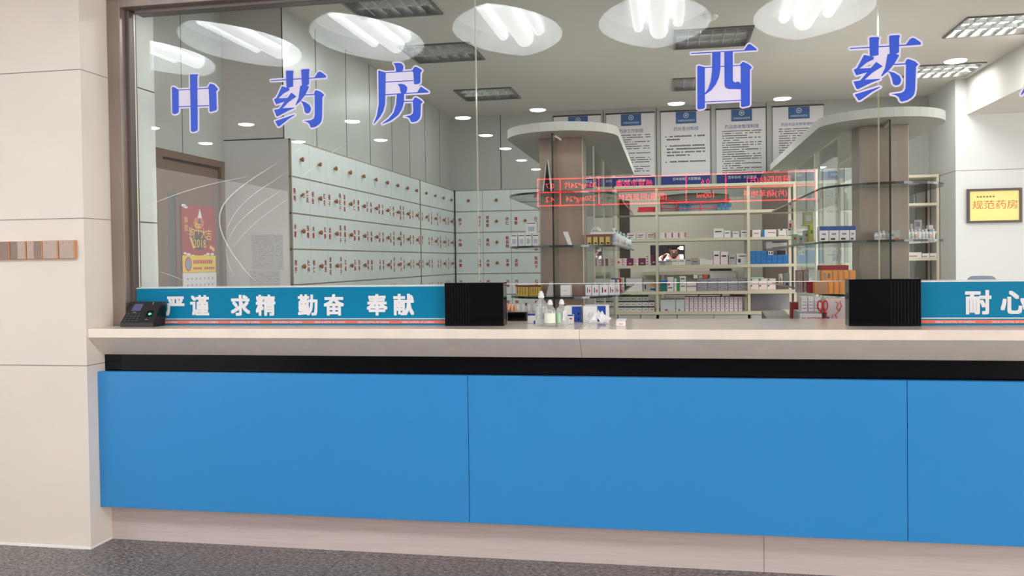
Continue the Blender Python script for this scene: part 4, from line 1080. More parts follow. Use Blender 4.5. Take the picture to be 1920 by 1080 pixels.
for k, (a, b_) in enumerate(((1097, 1108), (1109, 1122), (1123, 1139), (1140, 1151), (1151.5, 1160))): ipack((a, b_, 19.5), S3, 5.10+.02*max(0, k-2), 'medicine_box', 'white box with upright print in the row right of the left column, lower shelf', PAPER, [('print', INK, .30, .42, .25, .75), ('print', RED, .6, .8, .3, .55)], 'white boxes with upright print, lower left island')
for k, (y_, h_, c_) in enumerate(((5.27, .05, BOXB), (5.42, .085, CARD), (5.6, .09, BOXB), (5.82, .075, CARD), (6.1, .08, RED), (6.45, .075, CARD))):
    px = CX+FPX*(Vector((-.375, y_, 1.3))-EYE).dot(RT)/(Vector((-.375, y_, 1.3))-EYE).dot(FW)
    ipack((px, px+9, h_*1600/y_), S3, y_, 'medicine_box', ['blue box, first of the jumbled packs on the lower left island shelf', 'white box with blue dot among the jumbled packs', 'tall blue box among the jumbled packs', 'white box right of the tall blue one, jumbled packs', 'red box among the jumbled packs', 'white box last of the jumbled packs'][k], c_, [('print', NAVY if c_ is CARD else PAPER, .3, .7, .3, .55)])
for k in range(4):
    px = 970+10*k
    t = thing('small_jar', 'small pale jar in the dark row under the gold boxes', 'jar', (xat(px, 5.08), 5.08, .9), group='pale jars under the gold boxes')
    hh = zat(571, 5.0, 980)-.9
    m = MB(); m.lathe([(.012, 0), (.012, hh*.75), (.009, hh*.8)], n=10); m.build('jar', CARDG, t, world=False)
    m = MB(); m.lathe([(.011, hh*.8), (.011, hh)], n=10); m.build('lid', CARD, t, world=False)
# right island
NB = mat('blue lid pack', (36, 78, 150), .45)
for k, (a, b_) in enumerate(((1537, 1554), (1555, 1573.5), (1574.5, 1593), (1594, 1604.5))):
    ipack((a, b_, 28), S2, 5.10, 'medicine_box', 'white box with blue top band in the row left of the right column', CARD, [('blue_band', NB, 0, 1, .72, 1), ('print', mat('faint purple print', (130, 110, 160), .6), .25, .7, .42, .52), ('print', INK, .15, .6, .08, .2)], 'white boxes with blue top band')
LIME = mat('lime pack', (190, 198, 84), .5); OLV = mat('olive card', (156, 158, 116), .6)
for px, h_, y_, m0, l in (((1519, 1526), 31, 5.22, LIME, 'narrow lime green pack left of the blue-topped boxes'), ((1509, 1518), 22, 5.3, CARDG, 'grey pack left of the narrow lime pack'), ((1498, 1508), 16, 6.0, CARDG, 'low grey pack on the curved glass shelf end'), ((1487, 1497), 20, 6.4, mat('pale green pack', (150, 180, 150), .5), 'pale green pack with red dot at the far shelf end')):
    ipack((*px, h_), S2, y_, 'medicine_pack', l, m0, [('print', RED if 'dot' in l else GRN2, .2, .6, .5, .7)], cat='pack')
ipack((1508, 1525, 24), S2+32.5*5.3/1600*.955, 5.26, 'card_box', 'olive box standing on top of the lime pack', OLV, [('print', CARDG, .2, .8, .3, .7)], dep=.06)
ipack((1508, 1527, 2), S2+31.5*5.22/1600*.955-.002, 5.22, 'card_tray', 'thin lime tray under the olive box', LIME, (), dep=.12, cat='tray')
for k, px in enumerate((1643, 1650, 1657)): pbottle(xat(px, 5.12), 5.12, S2, .011, .045+.005*k, 'tiny white bottle in front of the right brown column', 'tiny bottles at the right column', CAPW, BANDS[k])
ipack((1671, 1687.5, 18), S2, 5.1, 'medicine_box', 'greyish box with orange corner at the right edge of the right column', CARDG, [('print', mat('orange print', (206, 112, 60), .5), .4, .9, .05, .25), ('print', GRN2, .05, .3, .4, .6)])
for k in range(8): pbottle(xat(1703+6.6*k, 5.26+.01*k), 5.26+.01*k, S2, .0125, .062+.004*(k % 2), 'white dropper bottle in the row right of the right column', 'white dropper bottles on the right island', (CAPW, CAPG)[k == 6], BANDS[k % 4])
for px, h_, l in (((1706.5, 1713), 32, 'narrow grey box behind the dropper bottles'), ((1714.5, 1728.5), 39, 'tall grey box with dark squares behind the dropper bottles'), ((1741.5, 1750), 29, 'slim white box at the right end behind the dropper bottles')):
    ipack((*px, h_), S2, 5.45, 'medicine_box', l, CARDG if 'grey' in l else CARD, [('print', mat('dull violet', (130, 124, 148), .6), .2, .75, .68, .9), ('print', mat('dull violet', (130, 124, 148), .6), .2, .75, .1, .25)] if 'tall' in l else [('print', RED, .5, .7, .3, .5)], dep=.05)
OR = mat('orange pack', (232, 152, 72), .5); ORD = mat('dull orange label', (176, 136, 108), .6)
for k, (a, b_) in enumerate(((1528, 1552), (1552.6, 1562), (1562.8, 1572.6), (1573.2, 1583))):
    ipack((a, b_, 23), S3, 5.08, 'orange_box', 'orange box in the lower row on the right island, behind the black box corner' if k else 'wide orange box with grey label at the left of the lower row', OR, [('grey_label', ORD, .05, .95, .05, .95)] if k == 0 else [('print', ORD, .1, .25, .1, .9)], 'lower row of orange boxes' if k else None)
for k, (a, b_) in enumerate(((1541, 1560), (1560.6, 1570.5), (1571, 1580.5), (1581, 1591), (1591.6, 1604))):
    ipack((a, b_, 20.5), S3+23.5*5.08/1600*.955, 5.09, 'orange_box', 'orange box in the upper row left of the right brown column' if k else 'wide orange box with dark stamp at the left of the upper row', OR, [('dark_stamp', mat('grey stamp', (120, 112, 110), .6), .55, .8, .3, .75), ('grey_label', ORD, .1, .4, .2, .8)] if k == 0 else [('print', ORD, .1, .25, .1, .9)], 'upper row of orange boxes' if k else None)
RB = mat('dark red box', (150, 32, 48), .5)
ipack((1539, 1591, 9), S3+44.4*5.08/1600*.955, 5.12, 'red_box', 'long dark red box lying on top of the orange boxes', RB, (), dep=.12)
ipack((1516.5, 1529, 21), S3, 5.2, 'red_box', 'dark red box left of the lower orange row', RB, (), dep=.2)
for a, b_, z_, l in ((1494, 1505, 0, 'lower left'), (1506, 1516, 0, 'lower right'), (1494, 1505, 1, 'upper left'), (1506, 1516, 1, 'upper right')):
    ipack((a, b_, 21), S3+z_*21.3*5.3/1600*.955, 5.3, 'medicine_box', 'white and red box, '+l+' of the four beside the orange boxes', CARDG, [('red_edge', mat('faded red', (196, 90, 80), .5), 0, .1, 0, 1), ('red_edge', mat('faded red', (196, 90, 80), .5), 0, 1, .92, 1), ('print', OLV, .3, .7, .3, .7)])
ipack((1471, 1480, 22), S3, 6.75, 'medicine_pack', 'grey-green pack standing far along the right island shelf', mat('grey green pack', (150, 160, 140), .6), [('print', NAVY, .2, .8, .02, .2)], cat='pack')
ipack((1462, 1467, 18), S3, 7.2, 'medicine_pack', 'small pink and red pack furthest along the right island shelf', PINKW, [('print', RED, .1, .5, 0, .6)], cat='pack')
# narrow shelving at right: flat stacks
for a, b_, hh, l in ((1700, 1728, 10, 'left flat white stack on the narrow shelving'), (1729, 1743, 8, 'middle flat white stack on the narrow shelving'), (1744, 1757, 8, 'right flat white stack on the narrow shelving')):
    pack('paper_stack', l, xat(a, 9.4), xat(b_, 9.4), 9.4, ZR2[3]+.013, hh*9.4/1600, .2, PAPER, [('print', mat('tan card', (186, 150, 116), .6), 0, .7, .2, .45)], None, 'paper')
ipack((1704, 1714, 5), ZR2[4]+.013, 9.43, 'paper_stack', 'low white pile on the bottom visible narrow shelf', PAPER, (), cat='paper')
# ================================================================== things at the back of the room
def posterF(x0, x1, zt, zb, title, label, seed, lines):
    r_ = random.Random(seed); y = 9.735
    t = thing('notice_poster', label, 'poster', ((x0+x1)/2, y, zb), group='hospital notice posters on the back wall')
    w_ = x1-x0; h = zt-zb
    m = MB(); m.box(x0, x1, y, y+.006, zb, zt); m.build('sheet', PAPER, t)
    m = MB(); m.cyl((x0-.006, y+.003, zt+.006), (x1+.006, y+.003, zt+.006), .009, n=8); m.build('hanging_rail', INK, t)
    xc = (x0+x1)/2+.01
    m = MB(); m.box(xc-w_*.21, xc+w_*.21, y-.001, y+.001, zt-h*.165, zt-h*.005)
    m.lathe([(.024, 0), (.018, 0)], (0, 0, 0), 16, 1) if False else None
    for a in range(16):
        a0, a1 = a*math.pi/8, (a+1)*math.pi/8
        m.face([(xc+q*math.cos(b_), y-.0015, zt-h*.055+q*math.sin(b_)) for q, b_ in ((.030, a0), (.030, a1), (.022, a1), (.022, a0))], 1)
    m.face([(xc+.012*math.cos(a*math.pi/4), y-.0015, zt-h*.055+.012*math.sin(a*math.pi/4)) for a in range(8)], 1)
    m.text('赤峰新协和医院', (xc, y-.0015, zt-h*.125), .026, 1, .02)
    m.build('logo_header', [LOGO, mat('pale logo print', (196, 210, 216), .6)], t)
    m = MB(); m.text(title, (xc, y-.0012, zt-h*.235), min(.046, .30/len(title)*1.25), 0, .01); m.build('title', mat('title blue', (72, 112, 170), .6), t)
    m = MB(); z = zt-h*lines[0]
    for k, (n_, ind) in enumerate(lines[1]):
        if n_ == 0: z -= h*lines[2]; continue
        x = x0+w_*(.10 if ind else .12); e = x0+w_*(.9 if n_ > 1 else .35+.4*r_.random())
        if ind: m.flat([(x0+w_*.10+.007*math.cos(a), y-.001, z+.006+.007*math.sin(a)) for a in (i*math.pi/4 for i in range(8))]); x = x0+w_*.18
        while x < e:
            l = r_.uniform(.008, .013)
            if r_.random() < .88: m.box(x, x+l, y-.001, y, z, z+lines[3]*r_.uniform(.8, 1))
            x += l+.0035
        z -= h*lines[2]
    m.build('body_text', INK, t)
    m = MB(); m.box(x0, x1, y-.001, y+.002, zb, zb+h*.125)
    m.text('百年协和  大医精诚', (xc, y-.0015, zb+h*.085), .036, 1, .01)
    m.build('foot_band', [mat('band blue', (30, 58, 130), .5), PAPER], t)
PZ = (3.095, 2.275)
dense = (.30, [(2, 0), (2, 0), (1, 0), (2, 0), (1, 0), (2, 0), (2, 0), (1, 0), (2, 0), (1, 0), (2, 0), (2, 0), (2, 0), (1, 0), (2, 0), (1, 0), (2, 0), (1, 0), (2, 0)], .031, .011)
sparse = (.345, [(2, 1), (1, 0), (0, 0), (2, 1), (2, 0), (2, 0), (1, 0), (0, 0), (2, 1)], .043, .018)
posterF(-1.285, -.75, *PZ, '药房管理制度', 'notice poster mostly hidden behind the left island canopy', 1, dense)
posterF(-.686, -.149, *PZ, '药房工作制度', 'notice poster titled 药房工作制度, partly behind the left canopy', 2, dense)
posterF(-.077, .457, *PZ, '药房查对制度', 'notice poster titled 药房查对制度 with three bulleted paragraphs', 3, sparse)
posterF(.527, 1.054, *PZ, '药品验收管理制度', 'notice poster titled 药品验收管理制度 with dense lines', 4, dense)
posterF(1.131, 1.658, *PZ, '药房药品采购管理制度', 'notice poster titled 药房药品采购管理制度, partly behind the right canopy', 5, dense)

# tall white cupboard behind the right island
def xz(px, y): return xat(px, y, 400)
CY_ = 8.75
cx0, cx1 = xz(1491, CY_), xz(1640, CY_)
t = thing('tall_cupboard', 'tall pale cupboard with narrow doors standing behind the right display island', 'cupboard', ((cx0+cx1)/2, CY_+.25, 0))
PALE = mat('pale cupboard', (226, 233, 229), .35)
m = MB(); m.box(cx0, cx1, CY_+.02, CY_+.5, 0, 2.6); m.build('body', WALLD, t)
cuts = [1491, 1512, 1543, 1583, 1612, 1640]
for a, b_ in zip(cuts, cuts[1:]):
    m = MB(); m.box(xz(a, CY_)+.006, xz(b_, CY_)-.006, CY_, CY_+.02, .05, 2.59); o = m.build('door', PALE, t)
    m = MB(); m.box(xz(b_, CY_)-.05, xz(b_, CY_)-.04, CY_-.02, CY_, 1.1, 1.35); m.build('handle', CHROME, o)
for a, b_, c, e, l in ((1561, 1577, 467, 491, 'blue and white sheet stuck on the pale cupboard, lower one'), (1553, 1581, 317, 341, 'pale blue sheet stuck high on the pale cupboard')):
    o = MB(); o.box(xz(a, CY_), xz(b_, CY_), CY_-.003, CY_, zat(e, CY_, a), zat(c, CY_, a)); o.box(xz(a, CY_), xz(b_, CY_), CY_-.0036, CY_-.002, zat(e-6, CY_, a), zat(c+2, CY_, a), 1)
    tag(o.build('notice_sheet', [PAPER, mat('pale blue sheet', (150, 178, 196), .5)], base=True), l, 'notice')
# brown square columns far back
for a, b_, zt, l in ((1156, 1181, 2.05, 'dark brown square column seen through the left bay of the back shelving'), (1434, 1478, 2.3, 'dark brown square column seen through the right bay of the back shelving')):
    m = MB(); m.box(xat(a, 8.75), xat(b_, 8.75), 8.75, 8.75+(xat(b_, 8.75)-xat(a, 8.75)), 0, zt)
    tag(m.build('brown_column', mat('dark brown column', (92, 80, 74), .4), base=True, bevel=.003), l, 'column')
# wall board, black monitor below the added dark hatch
m = MB(); m.box(xat(1205, 9.4), xat(1384, 9.4), 9.4, 9.745, zat(510, 9.4)-.03, zat(510, 9.4)+.008)
m.box(xat(1240, 9.4), xat(1244, 9.4), 9.42, 9.74, .0, zat(510, 9.4)-.03); m.box(xat(1340, 9.4), xat(1344, 9.4), 9.42, 9.74, .0, zat(510, 9.4)-.03)
tag(m.build('work_table', CRM, base=True), 'cream high work table along the back wall below the added dark hatch', 'table')
ZT = zat(510, 9.4)+.009
for a, b_, hh, l in ((1250, 1330, 3, 'pinkish white papers on the high work table'), (1332, 1372, 4, 'dark tray on the high work table')):
    m = MB(); m.box(xat(a, 9.42), xat(b_, 9.42), 9.42, 9.6, ZT, ZT+hh*.0057)
    tag(m.build('paper_pile' if 'paper' in l else 'tray', PINKW if 'paper' in l else BLACKM, base=True), l, 'paper' if 'paper' in l else 'tray')
m = MB(); m.box(xat(1331, 9.395), xat(1380, 9.395), 9.385, 9.395, zat(524, 9.39), zat(513, 9.39))
tag(m.build('hanging_sheet', PAPER, base=True), 'white sheet hanging from the front of the high work table', 'sheet')

# ------------------------------------------------------------------ plaque on the white pier
PYf = 8.9
a0, a1 = atY(1812, 355, PYf), atY(1914.5, 416, PYf)
pz1, pz0 = a0.z, a1.z-.004
t = thing('framed_plaque', 'gold plaque in a dark frame reading 规范药房 on the white pier', 'plaque', ((a0.x+a1.x)/2, PYf-.01, pz0))
FRD = mat('dark brown frame', (62, 42, 36), .4)
m = MB(); f_ = .022
for q in ((a0.x, a1.x, pz1-f_, pz1), (a0.x, a1.x, pz0, pz0+f_), (a0.x, a0.x+f_, pz0+f_, pz1-f_), (a1.x-f_, a1.x, pz0+f_, pz1-f_)): m.box(q[0], q[1], PYf-.03, PYf-.001, q[2], q[3])
m.build('frame', FRD, t)
m = MB(); m.box(a0.x+f_-.002, a1.x-f_+.002, PYf-.018, PYf-.002, pz0+f_-.002, pz1-f_+.002); m.build('gold_plate', mat('gold plate', (246, 218, 118), .3), t)
m = MB(); xm = (a0.x+a1.x)/2
m.text('规范药房', (xm+.005, PYf-.0186, (pz0+pz1)/2+.01), .092, 0, .01, sx=1.12); m.build('lettering', mat('plaque red', (214, 110, 56), .5), t)
m = MB()
for k in range(6): m.box(a0.x+.085+.028*k, a0.x+.105+.028*k, PYf-.0188, PYf-.017, pz1-.085, pz1-.068)
m.build('small_print', mat('small plaque print', (150, 120, 70), .5), t)
# chair back peeping over the right slogan board
cy0 = 6.2
x0, x1 = xat(1813, cy0, 522), xat(1872, cy0, 522); zt = zat(517, cy0, 1840)
t = thing('office_chair', 'grey-blue chair back showing over the right slogan board', 'chair', ((x0+x1)/2, cy0, 0))
CHG = mat('blue grey plastic', (150, 164, 190), .25)
m = MB(); xm = (x0+x1)/2; hw = (x1-x0)/2
out = [(xm+hw*(abs(math.cos(a))**.35)*(1 if math.cos(a) > 0 else -1), cy0, zt-.17+.17*(abs(math.sin(a))**.5)*(1 if math.sin(a) > 0 else -1)) for a in (i*math.pi/14 for i in range(28))]
m.prism(out, (0, .035, 0)); m.build('backrest', CHG, t, bevel=.008)
m = MB(); m.box(x0, x1, cy0-.4, cy0, .45, .50); m.build('seat', CHG, t, bevel=.01)
m = MB(); m.box(xm-.03, xm+.03, cy0+.03, cy0+.05, .45, zt-.2); m.build('back_bracket', STEELD, t)
for dx in (-1, 1):
    for dy in (-.36, -.03): m = MB(); m.cyl((xm+dx*hw*.8, cy0+dy, .45), (xm+dx*hw*.9, cy0+dy, 0), .013, n=8); m.build('leg', STEELD, t)

# ------------------------------------------------------------------ low desk inside the counter, right: packs, sign, scissors
dy = 4.78; DZ = 1.02
m = MB(); m.box(.62, 1.5, 4.74, 5.19, 0, DZ); tag(m.build('inner_desk', CARDG, base=True), 'grey inner desk behind the counter under the right island', 'desk')
def desk(px0, px1, ptop, y, name, label, cat, m0, prints=(), dep=.08, z0=DZ+.0005):
    x0, x1 = xat(px0, y, 590), xat(px1, y, 590)
    return cartonw(name, label, cat, x0, x1, y, y+dep, z0, zat(ptop, y, px0), m0, prints)
ZM = zat(584.5, 4.9, 1520)
desk(1484, 1503.5, 567, 5.09, 'red_box', 'dark red box at the left behind the 外用药 card', 'box', RB)
desk(1497, 1540, 584, 4.88, 'medicine_carton', 'long grey-white carton behind the 外用药 card', 'carton', CARDG, dep=.2)
for a, b_, l in ((1503, 1514.5, 'left'), (1515.5, 1526.5, 'middle'), (1527.5, 1538.5, 'right')):
    desk(a, b_, 557, 4.9, 'medicine_box', l+' one of three upright white boxes above the 外用药 card', 'medicine box', CARD, [('print', mat('faint purple print', (130, 110, 160), .6), .15, .85, .2+.22*k, .24+.22*k) for k in range(3)], dep=.12, z0=ZM+.001)
t = desk(1500, 1541, 588, 4.79, 'card_sign', 'white card sign with red 外用药 behind the counter', 'sign', PAPER, dep=.004)
m = MB(); q_ = atY(1520.5, 599.5, 4.789)
for ch, px in (('外', 1507.5), ('用', 1517.5), ('药', 1527.5), ('类', 1537)): m = MB(); m.text(ch, (xat(px, 4.7885, 599), 4.7885, q_.z), .031, 0, .02); m.build('letter', RED, t)
t = desk(1549, 1587, 560, 4.9, 'medicine_carton', 'tall white carton with red flourish beside the scissors', 'carton', PINKW, [('blue_patch', mat('faint blue patch', (180, 196, 220), .6), .62, .75, .12, .3)], dep=.14)
m = MB(); y_ = 4.899
for pts in ([(1567, 566), (1572, 569), (1569, 577), (1573, 584), (1566, 590), (1571, 601)], [(1575, 564), (1578, 574), (1574, 582)], [(1562, 590), (1559, 600), (1565, 606)]):
    m.tube([tuple((lambda v: (v.x, y_, v.z))(atY(a, b_, y_))) for a, b_ in pts], .004, 5)
m.build('flourish_print', mat('pinkish red print', (226, 120, 124), .5), t)
# cup of pens with red-handled scissors
x_, y_ = xat(1544, 4.8, 595), 4.83
zc_ = zat(588, 4.8, 1544)
t = thing('pen_cup', 'dark maroon pen cup beside the 外用药 card', 'cup', (x_, y_, DZ+.0005))
m = MB(); m.lathe([(.020, 0), (.022, zc_-DZ), (.019, zc_-DZ), (.018, .004)], n=16); m.build('cup', mat('maroon cup', (96, 38, 40), .4), t, world=False)
t = thing('scissors', 'scissors with red looped handles standing in the pen cup', 'scissors', (x_, y_-.004, zc_-.05))
for s_, dx in ((-1, -.013), (1, .014)):
    m = MB(); m.tube([(dx+.012*math.cos(a), 0, .092+.026*math.sin(a)) for a in (i*math.pi/8 for i in range(17))], .0042, 6); m.tube([(dx*.9, 0, .068), (dx*.3, 0, .045)], .005, 6)
    m.build('handle', mat('red plastic', (206, 36, 40), .3), t, world=False)
m = MB(); m.box(-.006, .006, -.002, .002, -.03, .05); m.build('blade', CHROME, t, world=False)
for px, c, l in ((1549, (206, 44, 60), 'red pen standing in the pen cup'), (1553, (60, 80, 170), 'blue pen leaning beside the scissors')):
    xx = xat(px, 4.82, 600); m = MB(); m.cyl((xx-.004, 4.822, DZ), (xx, 4.822, zat(585 if 'red' in l else 594, 4.82, px)), .006, n=8)
    tag(m.build('pen', mat(l[:8], c, .4), base=True), l, 'pen')
# grey printer-like box further left
x0, x1 = xat(1438, 5.2, 600), xat(1485, 5.2, 600); z1 = zat(594, 5.2, 1460)
t = thing('grey_printer', 'low grey machine with sloping front left of the 外用药 card', 'printer', ((x0+x1)/2, 5.35, .9))
m = MB(); m.prism([(x0, 5.2, .9), (x0, 5.5, .9), (x0, 5.5, z1+.02), (x0, 5.26, z1), (x0, 5.2, z1-.03)], (x1-x0, 0, 0)); m.build('body', mat('grey machine', (142, 140, 136), .5), t, bevel=.006)
m = MB(); m.prism([(x0+.02, 5.225, z1-.016), (x0+.06, 5.225, z1-.016), (x0+.10, 5.205, z1-.036), (x0+.06, 5.205, z1-.036)], (0, 0, .003)); m.build('slot', DARK, t)
m = MB(); m.box(.3, .82, 5.195, 5.6, 0, .899); tag(m.build('inner_desk', CARDG, base=True), 'low grey desk under the grey machine', 'desk')

# ================================================================== red LED table in the hall, seen mirrored in the glass
LEDR = mat('lit red LED', (255, 52, 56), .4, emit=8)
ly = -5.62
lx0, lx1, lz0, lz1 = -2.13, 2.26, 2.36, 2.80
t = thing('led_board', 'wide black LED price board glowing red, mirrored in the middle pane', 'LED board', ((lx0+lx1)/2, ly, lz0))
m = MB(); m.box(lx0-.08, lx1+.08, ly-.12, ly-.01, lz0-.08, lz1+.08); m.build('housing', BLACKM, t)
m = MB(); yy = ly-.006; lw = .010
cols = [lx0, -1.755, -1.12, .06+.42, lx1]; rows_ = [lz0, (lz0+lz1)/2, lz1]
cols = [lx0, -1.755, -1.12, lx1-1.36-.62, lx1-1.36, lx1-.0]
for x in cols: m.box(x-lw, x+lw, yy, yy+.004, lz0-lw, lz1+lw)
for z in rows_: m.box(lx0, lx1, yy, yy+.004, z-lw, z+lw)
m.build('table_lines', LEDR, t)
m = MB()
def led(s_, xc_, z, size): m.text(s_, (xc_, yy+.003, z), size, 0, .01, xd=(-1, 0, 0))
for z, ent in ((lz0+.33, [('0.7', -1.93), ('20mg*24片', -1.42), ('感冒灵胶囊', -.55), ('0.6', .58), ('阿司匹林(片)', 1.55)]), (lz0+.11, [('4.2', -1.93), ('250mg*24', -1.42), ('(胶囊)阿莫西林', -.42), ('100ml', .58), ('(片)硝苯地平', 1.5)])):
    for s_, xc_ in ent: led(s_, xc_, z, .12)
m.build('led_lettering', mat('lit red LED letters', (255, 52, 54), .4, emit=12), t)
for x in (lx0+.3, lx1-.3):
    m = MB(); m.cyl((x, ly-.06, lz1+.07), (x, ly-.06, HZ), .015, n=8); m.build('hanger', STEELD, t)
# ================================================================== people
SKIN = mat('skin', (222, 168, 142), .5); HAIR = mat('dark hair', (28, 24, 26), .4); COAT = mat('pinkish white coat', (232, 218, 224), .7)
def skinned(name, verts, edges, radii, material, parent=None, root=0, sub=2):
    me = bpy.data.meshes.new(name); me.from_pydata(verts, edges, []); me.materials.append(material)
    o = bpy.data.objects.new(name, me); COL.objects.link(o)
    s = o.modifiers.new('skin', 'SKIN'); s.use_smooth_shade = True
    for v, r_ in zip(me.skin_vertices[0].data, radii): v.radius = (r_, r_) if not isinstance(r_, tuple) else r_
    me.skin_vertices[0].data[root].use_root = True
    b = o.modifiers.new('smooth', 'SUBSURF'); b.levels = b.render_levels = sub
    if parent is not None: o.parent = parent
    return o
def person(label, loc, rz, bend, arms, hair_label, look=0.0, seat=0.0):
    """standing figure, origin at the feet; faces -y; bend tips the upper body forward"""
    root = thing('person', label, 'person', loc, rz)
    def tip(p):
        x, y, z = p
        if z > .95:
            dz, a = z-.95, bend
            y, z = y*math.cos(a)-dz*math.sin(a), .95+dz*math.cos(a)+y*math.sin(a)
        z = z-seat if z > .8 else z
        return (x, y, z)
    V, E, Rr = [], [], []
    def add(p, r_, par=None):
        V.append(tip(p)); Rr.append(r_)
        if par is not None: E.append((par, len(V)-1))
        return len(V)-1
    pel = add((0, 0, .93), .125); wai = add((0, 0, 1.08), .115, pel); che = add((0, 0, 1.26), .13, wai); sho = add((0, .01, 1.38), .10, che)
    nk = add((0, -.005, 1.45), .052, sho); hd0 = add((0, -.03, 1.53), .066, nk); hd1 = add((0, -.03-look*.03, 1.60), .078, hd0); add((0, -.025-look*.06, 1.67), .062, hd1)
    for s_ in (-1, 1):
        hp = add((s_*.09, 0, .88), .092, pel); kn = add((s_*.10, -.42 if seat else -.01, .48), .062, hp); an = add((s_*.10, -.40 if seat else .01, .09), .042, kn); add((s_*.10, -.54 if seat else -.13, .035), .035, an)
    for s_, (el, wr_, fist) in zip((-1, 1), arms):
        sh = add((s_*.17, .01, 1.37), .062, sho); V.append(el); Rr.append(.045); E.append((sh, len(V)-1)); e_ = len(V)-1
        V.append(wr_); Rr.append(.030); E.append((e_, len(V)-1)); w_ = len(V)-1
        d = (Vector(wr_)-Vector(el)).normalized()
        pm = Vector(wr_)+d*.05; V.append(tuple(pm)); Rr.append((.038, .022)); E.append((w_, len(V)-1))
    body = skinned('body', V, E, Rr, SKIN, root)
    # hands: palm block end with four bent fingers and a thumb
    for s_, (el, wr_, curl) in zip((-1, 1), arms):
        d = (Vector(wr_)-Vector(el)).normalized(); side = d.cross(Vector((0, 0, 1)))
        side = (side if side.length > .1 else Vector((1, 0, 0))).normalized(); nrm = d.cross(side).normalized()
        fv, fe, fr = [tuple(Vector(wr_)+d*.045)], [], [.020]
        for k, ln in enumerate((.060, .072, .068, .052)):
            b0 = Vector(wr_)+d*.075+side*(.024-.016*k); fv.append(tuple(b0)); fr.append(.010); fe.append((0, len(fv)-1))
            c, prev = 0, len(fv)-1
            p_ = b0
            for j in range(3):
                c += curl*(.5+.1*k); p_ = p_+(d*math.cos(c)+nrm*math.sin(c))*ln/3
                fv.append(tuple(p_)); fr.append(.0092-.001*j); fe.append((prev, len(fv)-1)); prev = len(fv)-1
        t0 = Vector(wr_)+d*.035+side*.03; fv.append(tuple(t0)); fr.append(.012); fe.append((0, len(fv)-1))
        t1 = t0+d*.03+side*.022+nrm*.01; fv.append(tuple(t1)); fr.append(.0105); fe.append((len(fv)-2, len(fv)-1))
        t2 = t1+d*.025+side*.004+nrm*.014; fv.append(tuple(t2)); fr.append(.009); fe.append((len(fv)-2, len(fv)-1))
        skinned('hand', fv, fe, fr, SKIN, body, sub=1)
    # coat over trunk and arms
    V2, E2, R2 = [], [], []
    def add2(p, r_, par=None, raw=False):
        V2.append(p if raw else tip(p)); R2.append(r_)
        if par is not None: E2.append((par, len(V2)-1))
        return len(V2)-1
    a = add2((0, 0, .95), .155); b_ = add2((0, 0, 1.10), .145, a); c = add2((0, 0, 1.26), .155, b_); sh0 = add2((0, .01, 1.375), .118, c); add2((0, .0, 1.425), .066, sh0)
    if seat: add2((0, -.30, .52), .13, a, True)
    else: add2((0, 0, .55), .175, a)
    for s_, (el, wr_, curl) in zip((-1, 1), arms):
        q = add2((s_*.175, .01, 1.365), .080, sh0); e_ = add2(el, .062, q, True)
        w_ = add2(tuple(Vector(el).lerp(Vector(wr_), .86)), .048, e_, True)
    skinned('coat', V2, E2, R2, COAT, root)
    # hair cap
    hc_ = Vector(tip((0, -.02-look*.04, 1.645)))
    m = MB(); m.ball((0, 0, 0), .098, 0, 10, (.98, 1.05, .86)); h = m.build('hair', HAIR, root, world=False, loc=hc_+Vector((0, .012, .012)))
    h['label'] = hair_label
    # face
    f_ = Vector((0, -math.cos(bend), -math.sin(bend)))
    upv = Vector((0, -math.sin(bend), math.cos(bend)))
    fc = Vector(tip((0, -.03, 1.585)))
    m = MB()
    for s_ in (-1, 1): m.ball(fc+f_*.070+upv*.012+Vector((s_*.028, 0, 0)), .009, 0, 5)
    m.build('eyes', mat('dark eye', (30, 24, 24), .2), root, world=False)
    m = MB(); m.ball(fc+f_*.080-upv*.012, .012, 0, 5, (.8, 1, 1.3)); m.build('nose', SKIN, root, world=False)
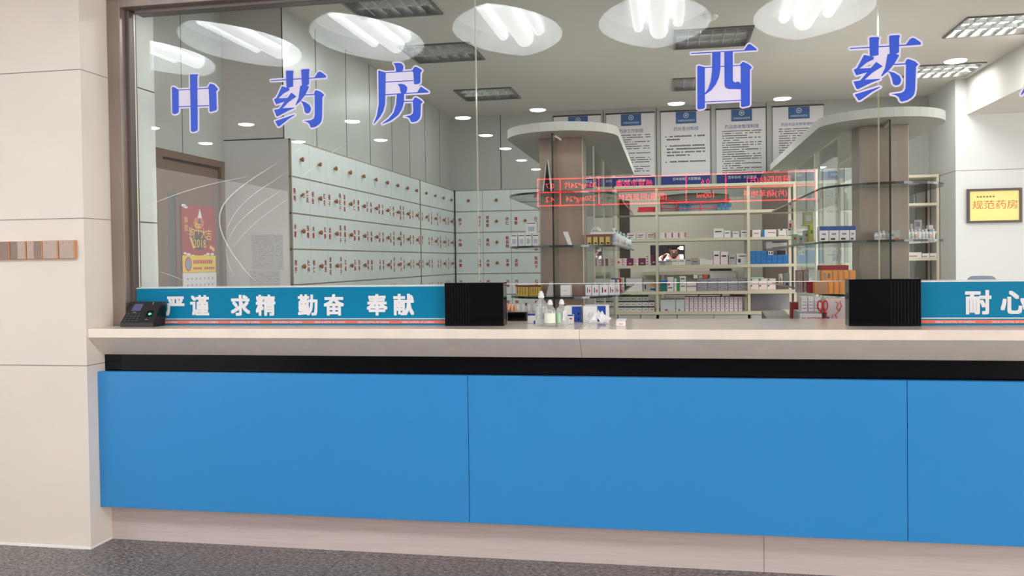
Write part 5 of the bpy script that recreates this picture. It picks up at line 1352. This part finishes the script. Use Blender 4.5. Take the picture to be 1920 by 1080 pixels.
    m = MB(); m.ball(fc+f_*.070-upv*.042, .014, 0, 5, (1.4, .5, .4)); m.build('mouth', mat('lips', (180, 96, 92), .5), root, world=False)
    m = MB()
    for s_ in (-1, 1): m.ball(fc+Vector((s_*.078, .012, .005)), .018, 0, 6, (.45, .8, 1.2))
    m.build('ears', SKIN, root, world=False)
    return root, tip
# reflected person, built as a figure in an added room, phone beside the head
bx = xat(1263.5, 15.0, 475)
root, tip = person('person in pinkish white coat holding a white phone beside the head, standing for a reflection', (bx, 15.4, 0), 0.0, .55,
    (((-.32, -.34, 1.20), (-.15, -.52, 1.36), 1.1), ((.30, -.34, 1.24), (.15, -.50, 1.44), .9)), 'dark hair with a yellowish band', look=.6)
m = MB(); m.ball((0, 0, 0), .05, 0, 6, (1.25, .7, .42)); m.build('hair_band', mat('yellowish clip', (186, 160, 92), .4), root, world=False, loc=Vector(tip((-.02, -.075, 1.715))))
root.scale = (1.1, 1.1, 1.1)
t = thing('phone', 'white phone held up beside the head of the reflection stand-in', 'phone', (bx+.13, 15.4-.66, 1.60))
m = MB(); m.box(-.036, .036, -.005, .005, 0, .14); o = m.build('case', PAPER, t, world=False, bevel=.003)
m = MB(); m.box(-.032, .032, .0052, .006, .006, .134); m.build('screen', BLACKG, t, world=False)
# pharmacist behind the left black box: only the hand shows
hx = xat(960, 4.78, 575); hz = zat(575, 4.78, 960)
person('person seated behind the left black box, only a hand showing beside it', (hx-.35, 5.24, 0), 0.0, .3,
    (((-.26, -.22, .80), (-.10, -.36, .98), 1.1), ((.36, -.29, hz-.22), (.355, -.43, hz-.05), 1.1)), 'dark hair', seat=.43)
t = thing('stool', 'round stool under the seated person behind the counter', 'stool', (hx-.35, 5.24, 0))
m = MB(); m.lathe([(.17, .33), (.18, .345), (.17, .36)], n=20); m.build('seat', STEELD, t, world=False)
for k in range(4):
    a = math.pi/4+k*math.pi/2
    m = MB(); m.cyl((.12*math.cos(a), .12*math.sin(a), .33), (.16*math.cos(a), .16*math.sin(a), 0), .012, n=8); m.build('leg', STEELD, t, world=False)
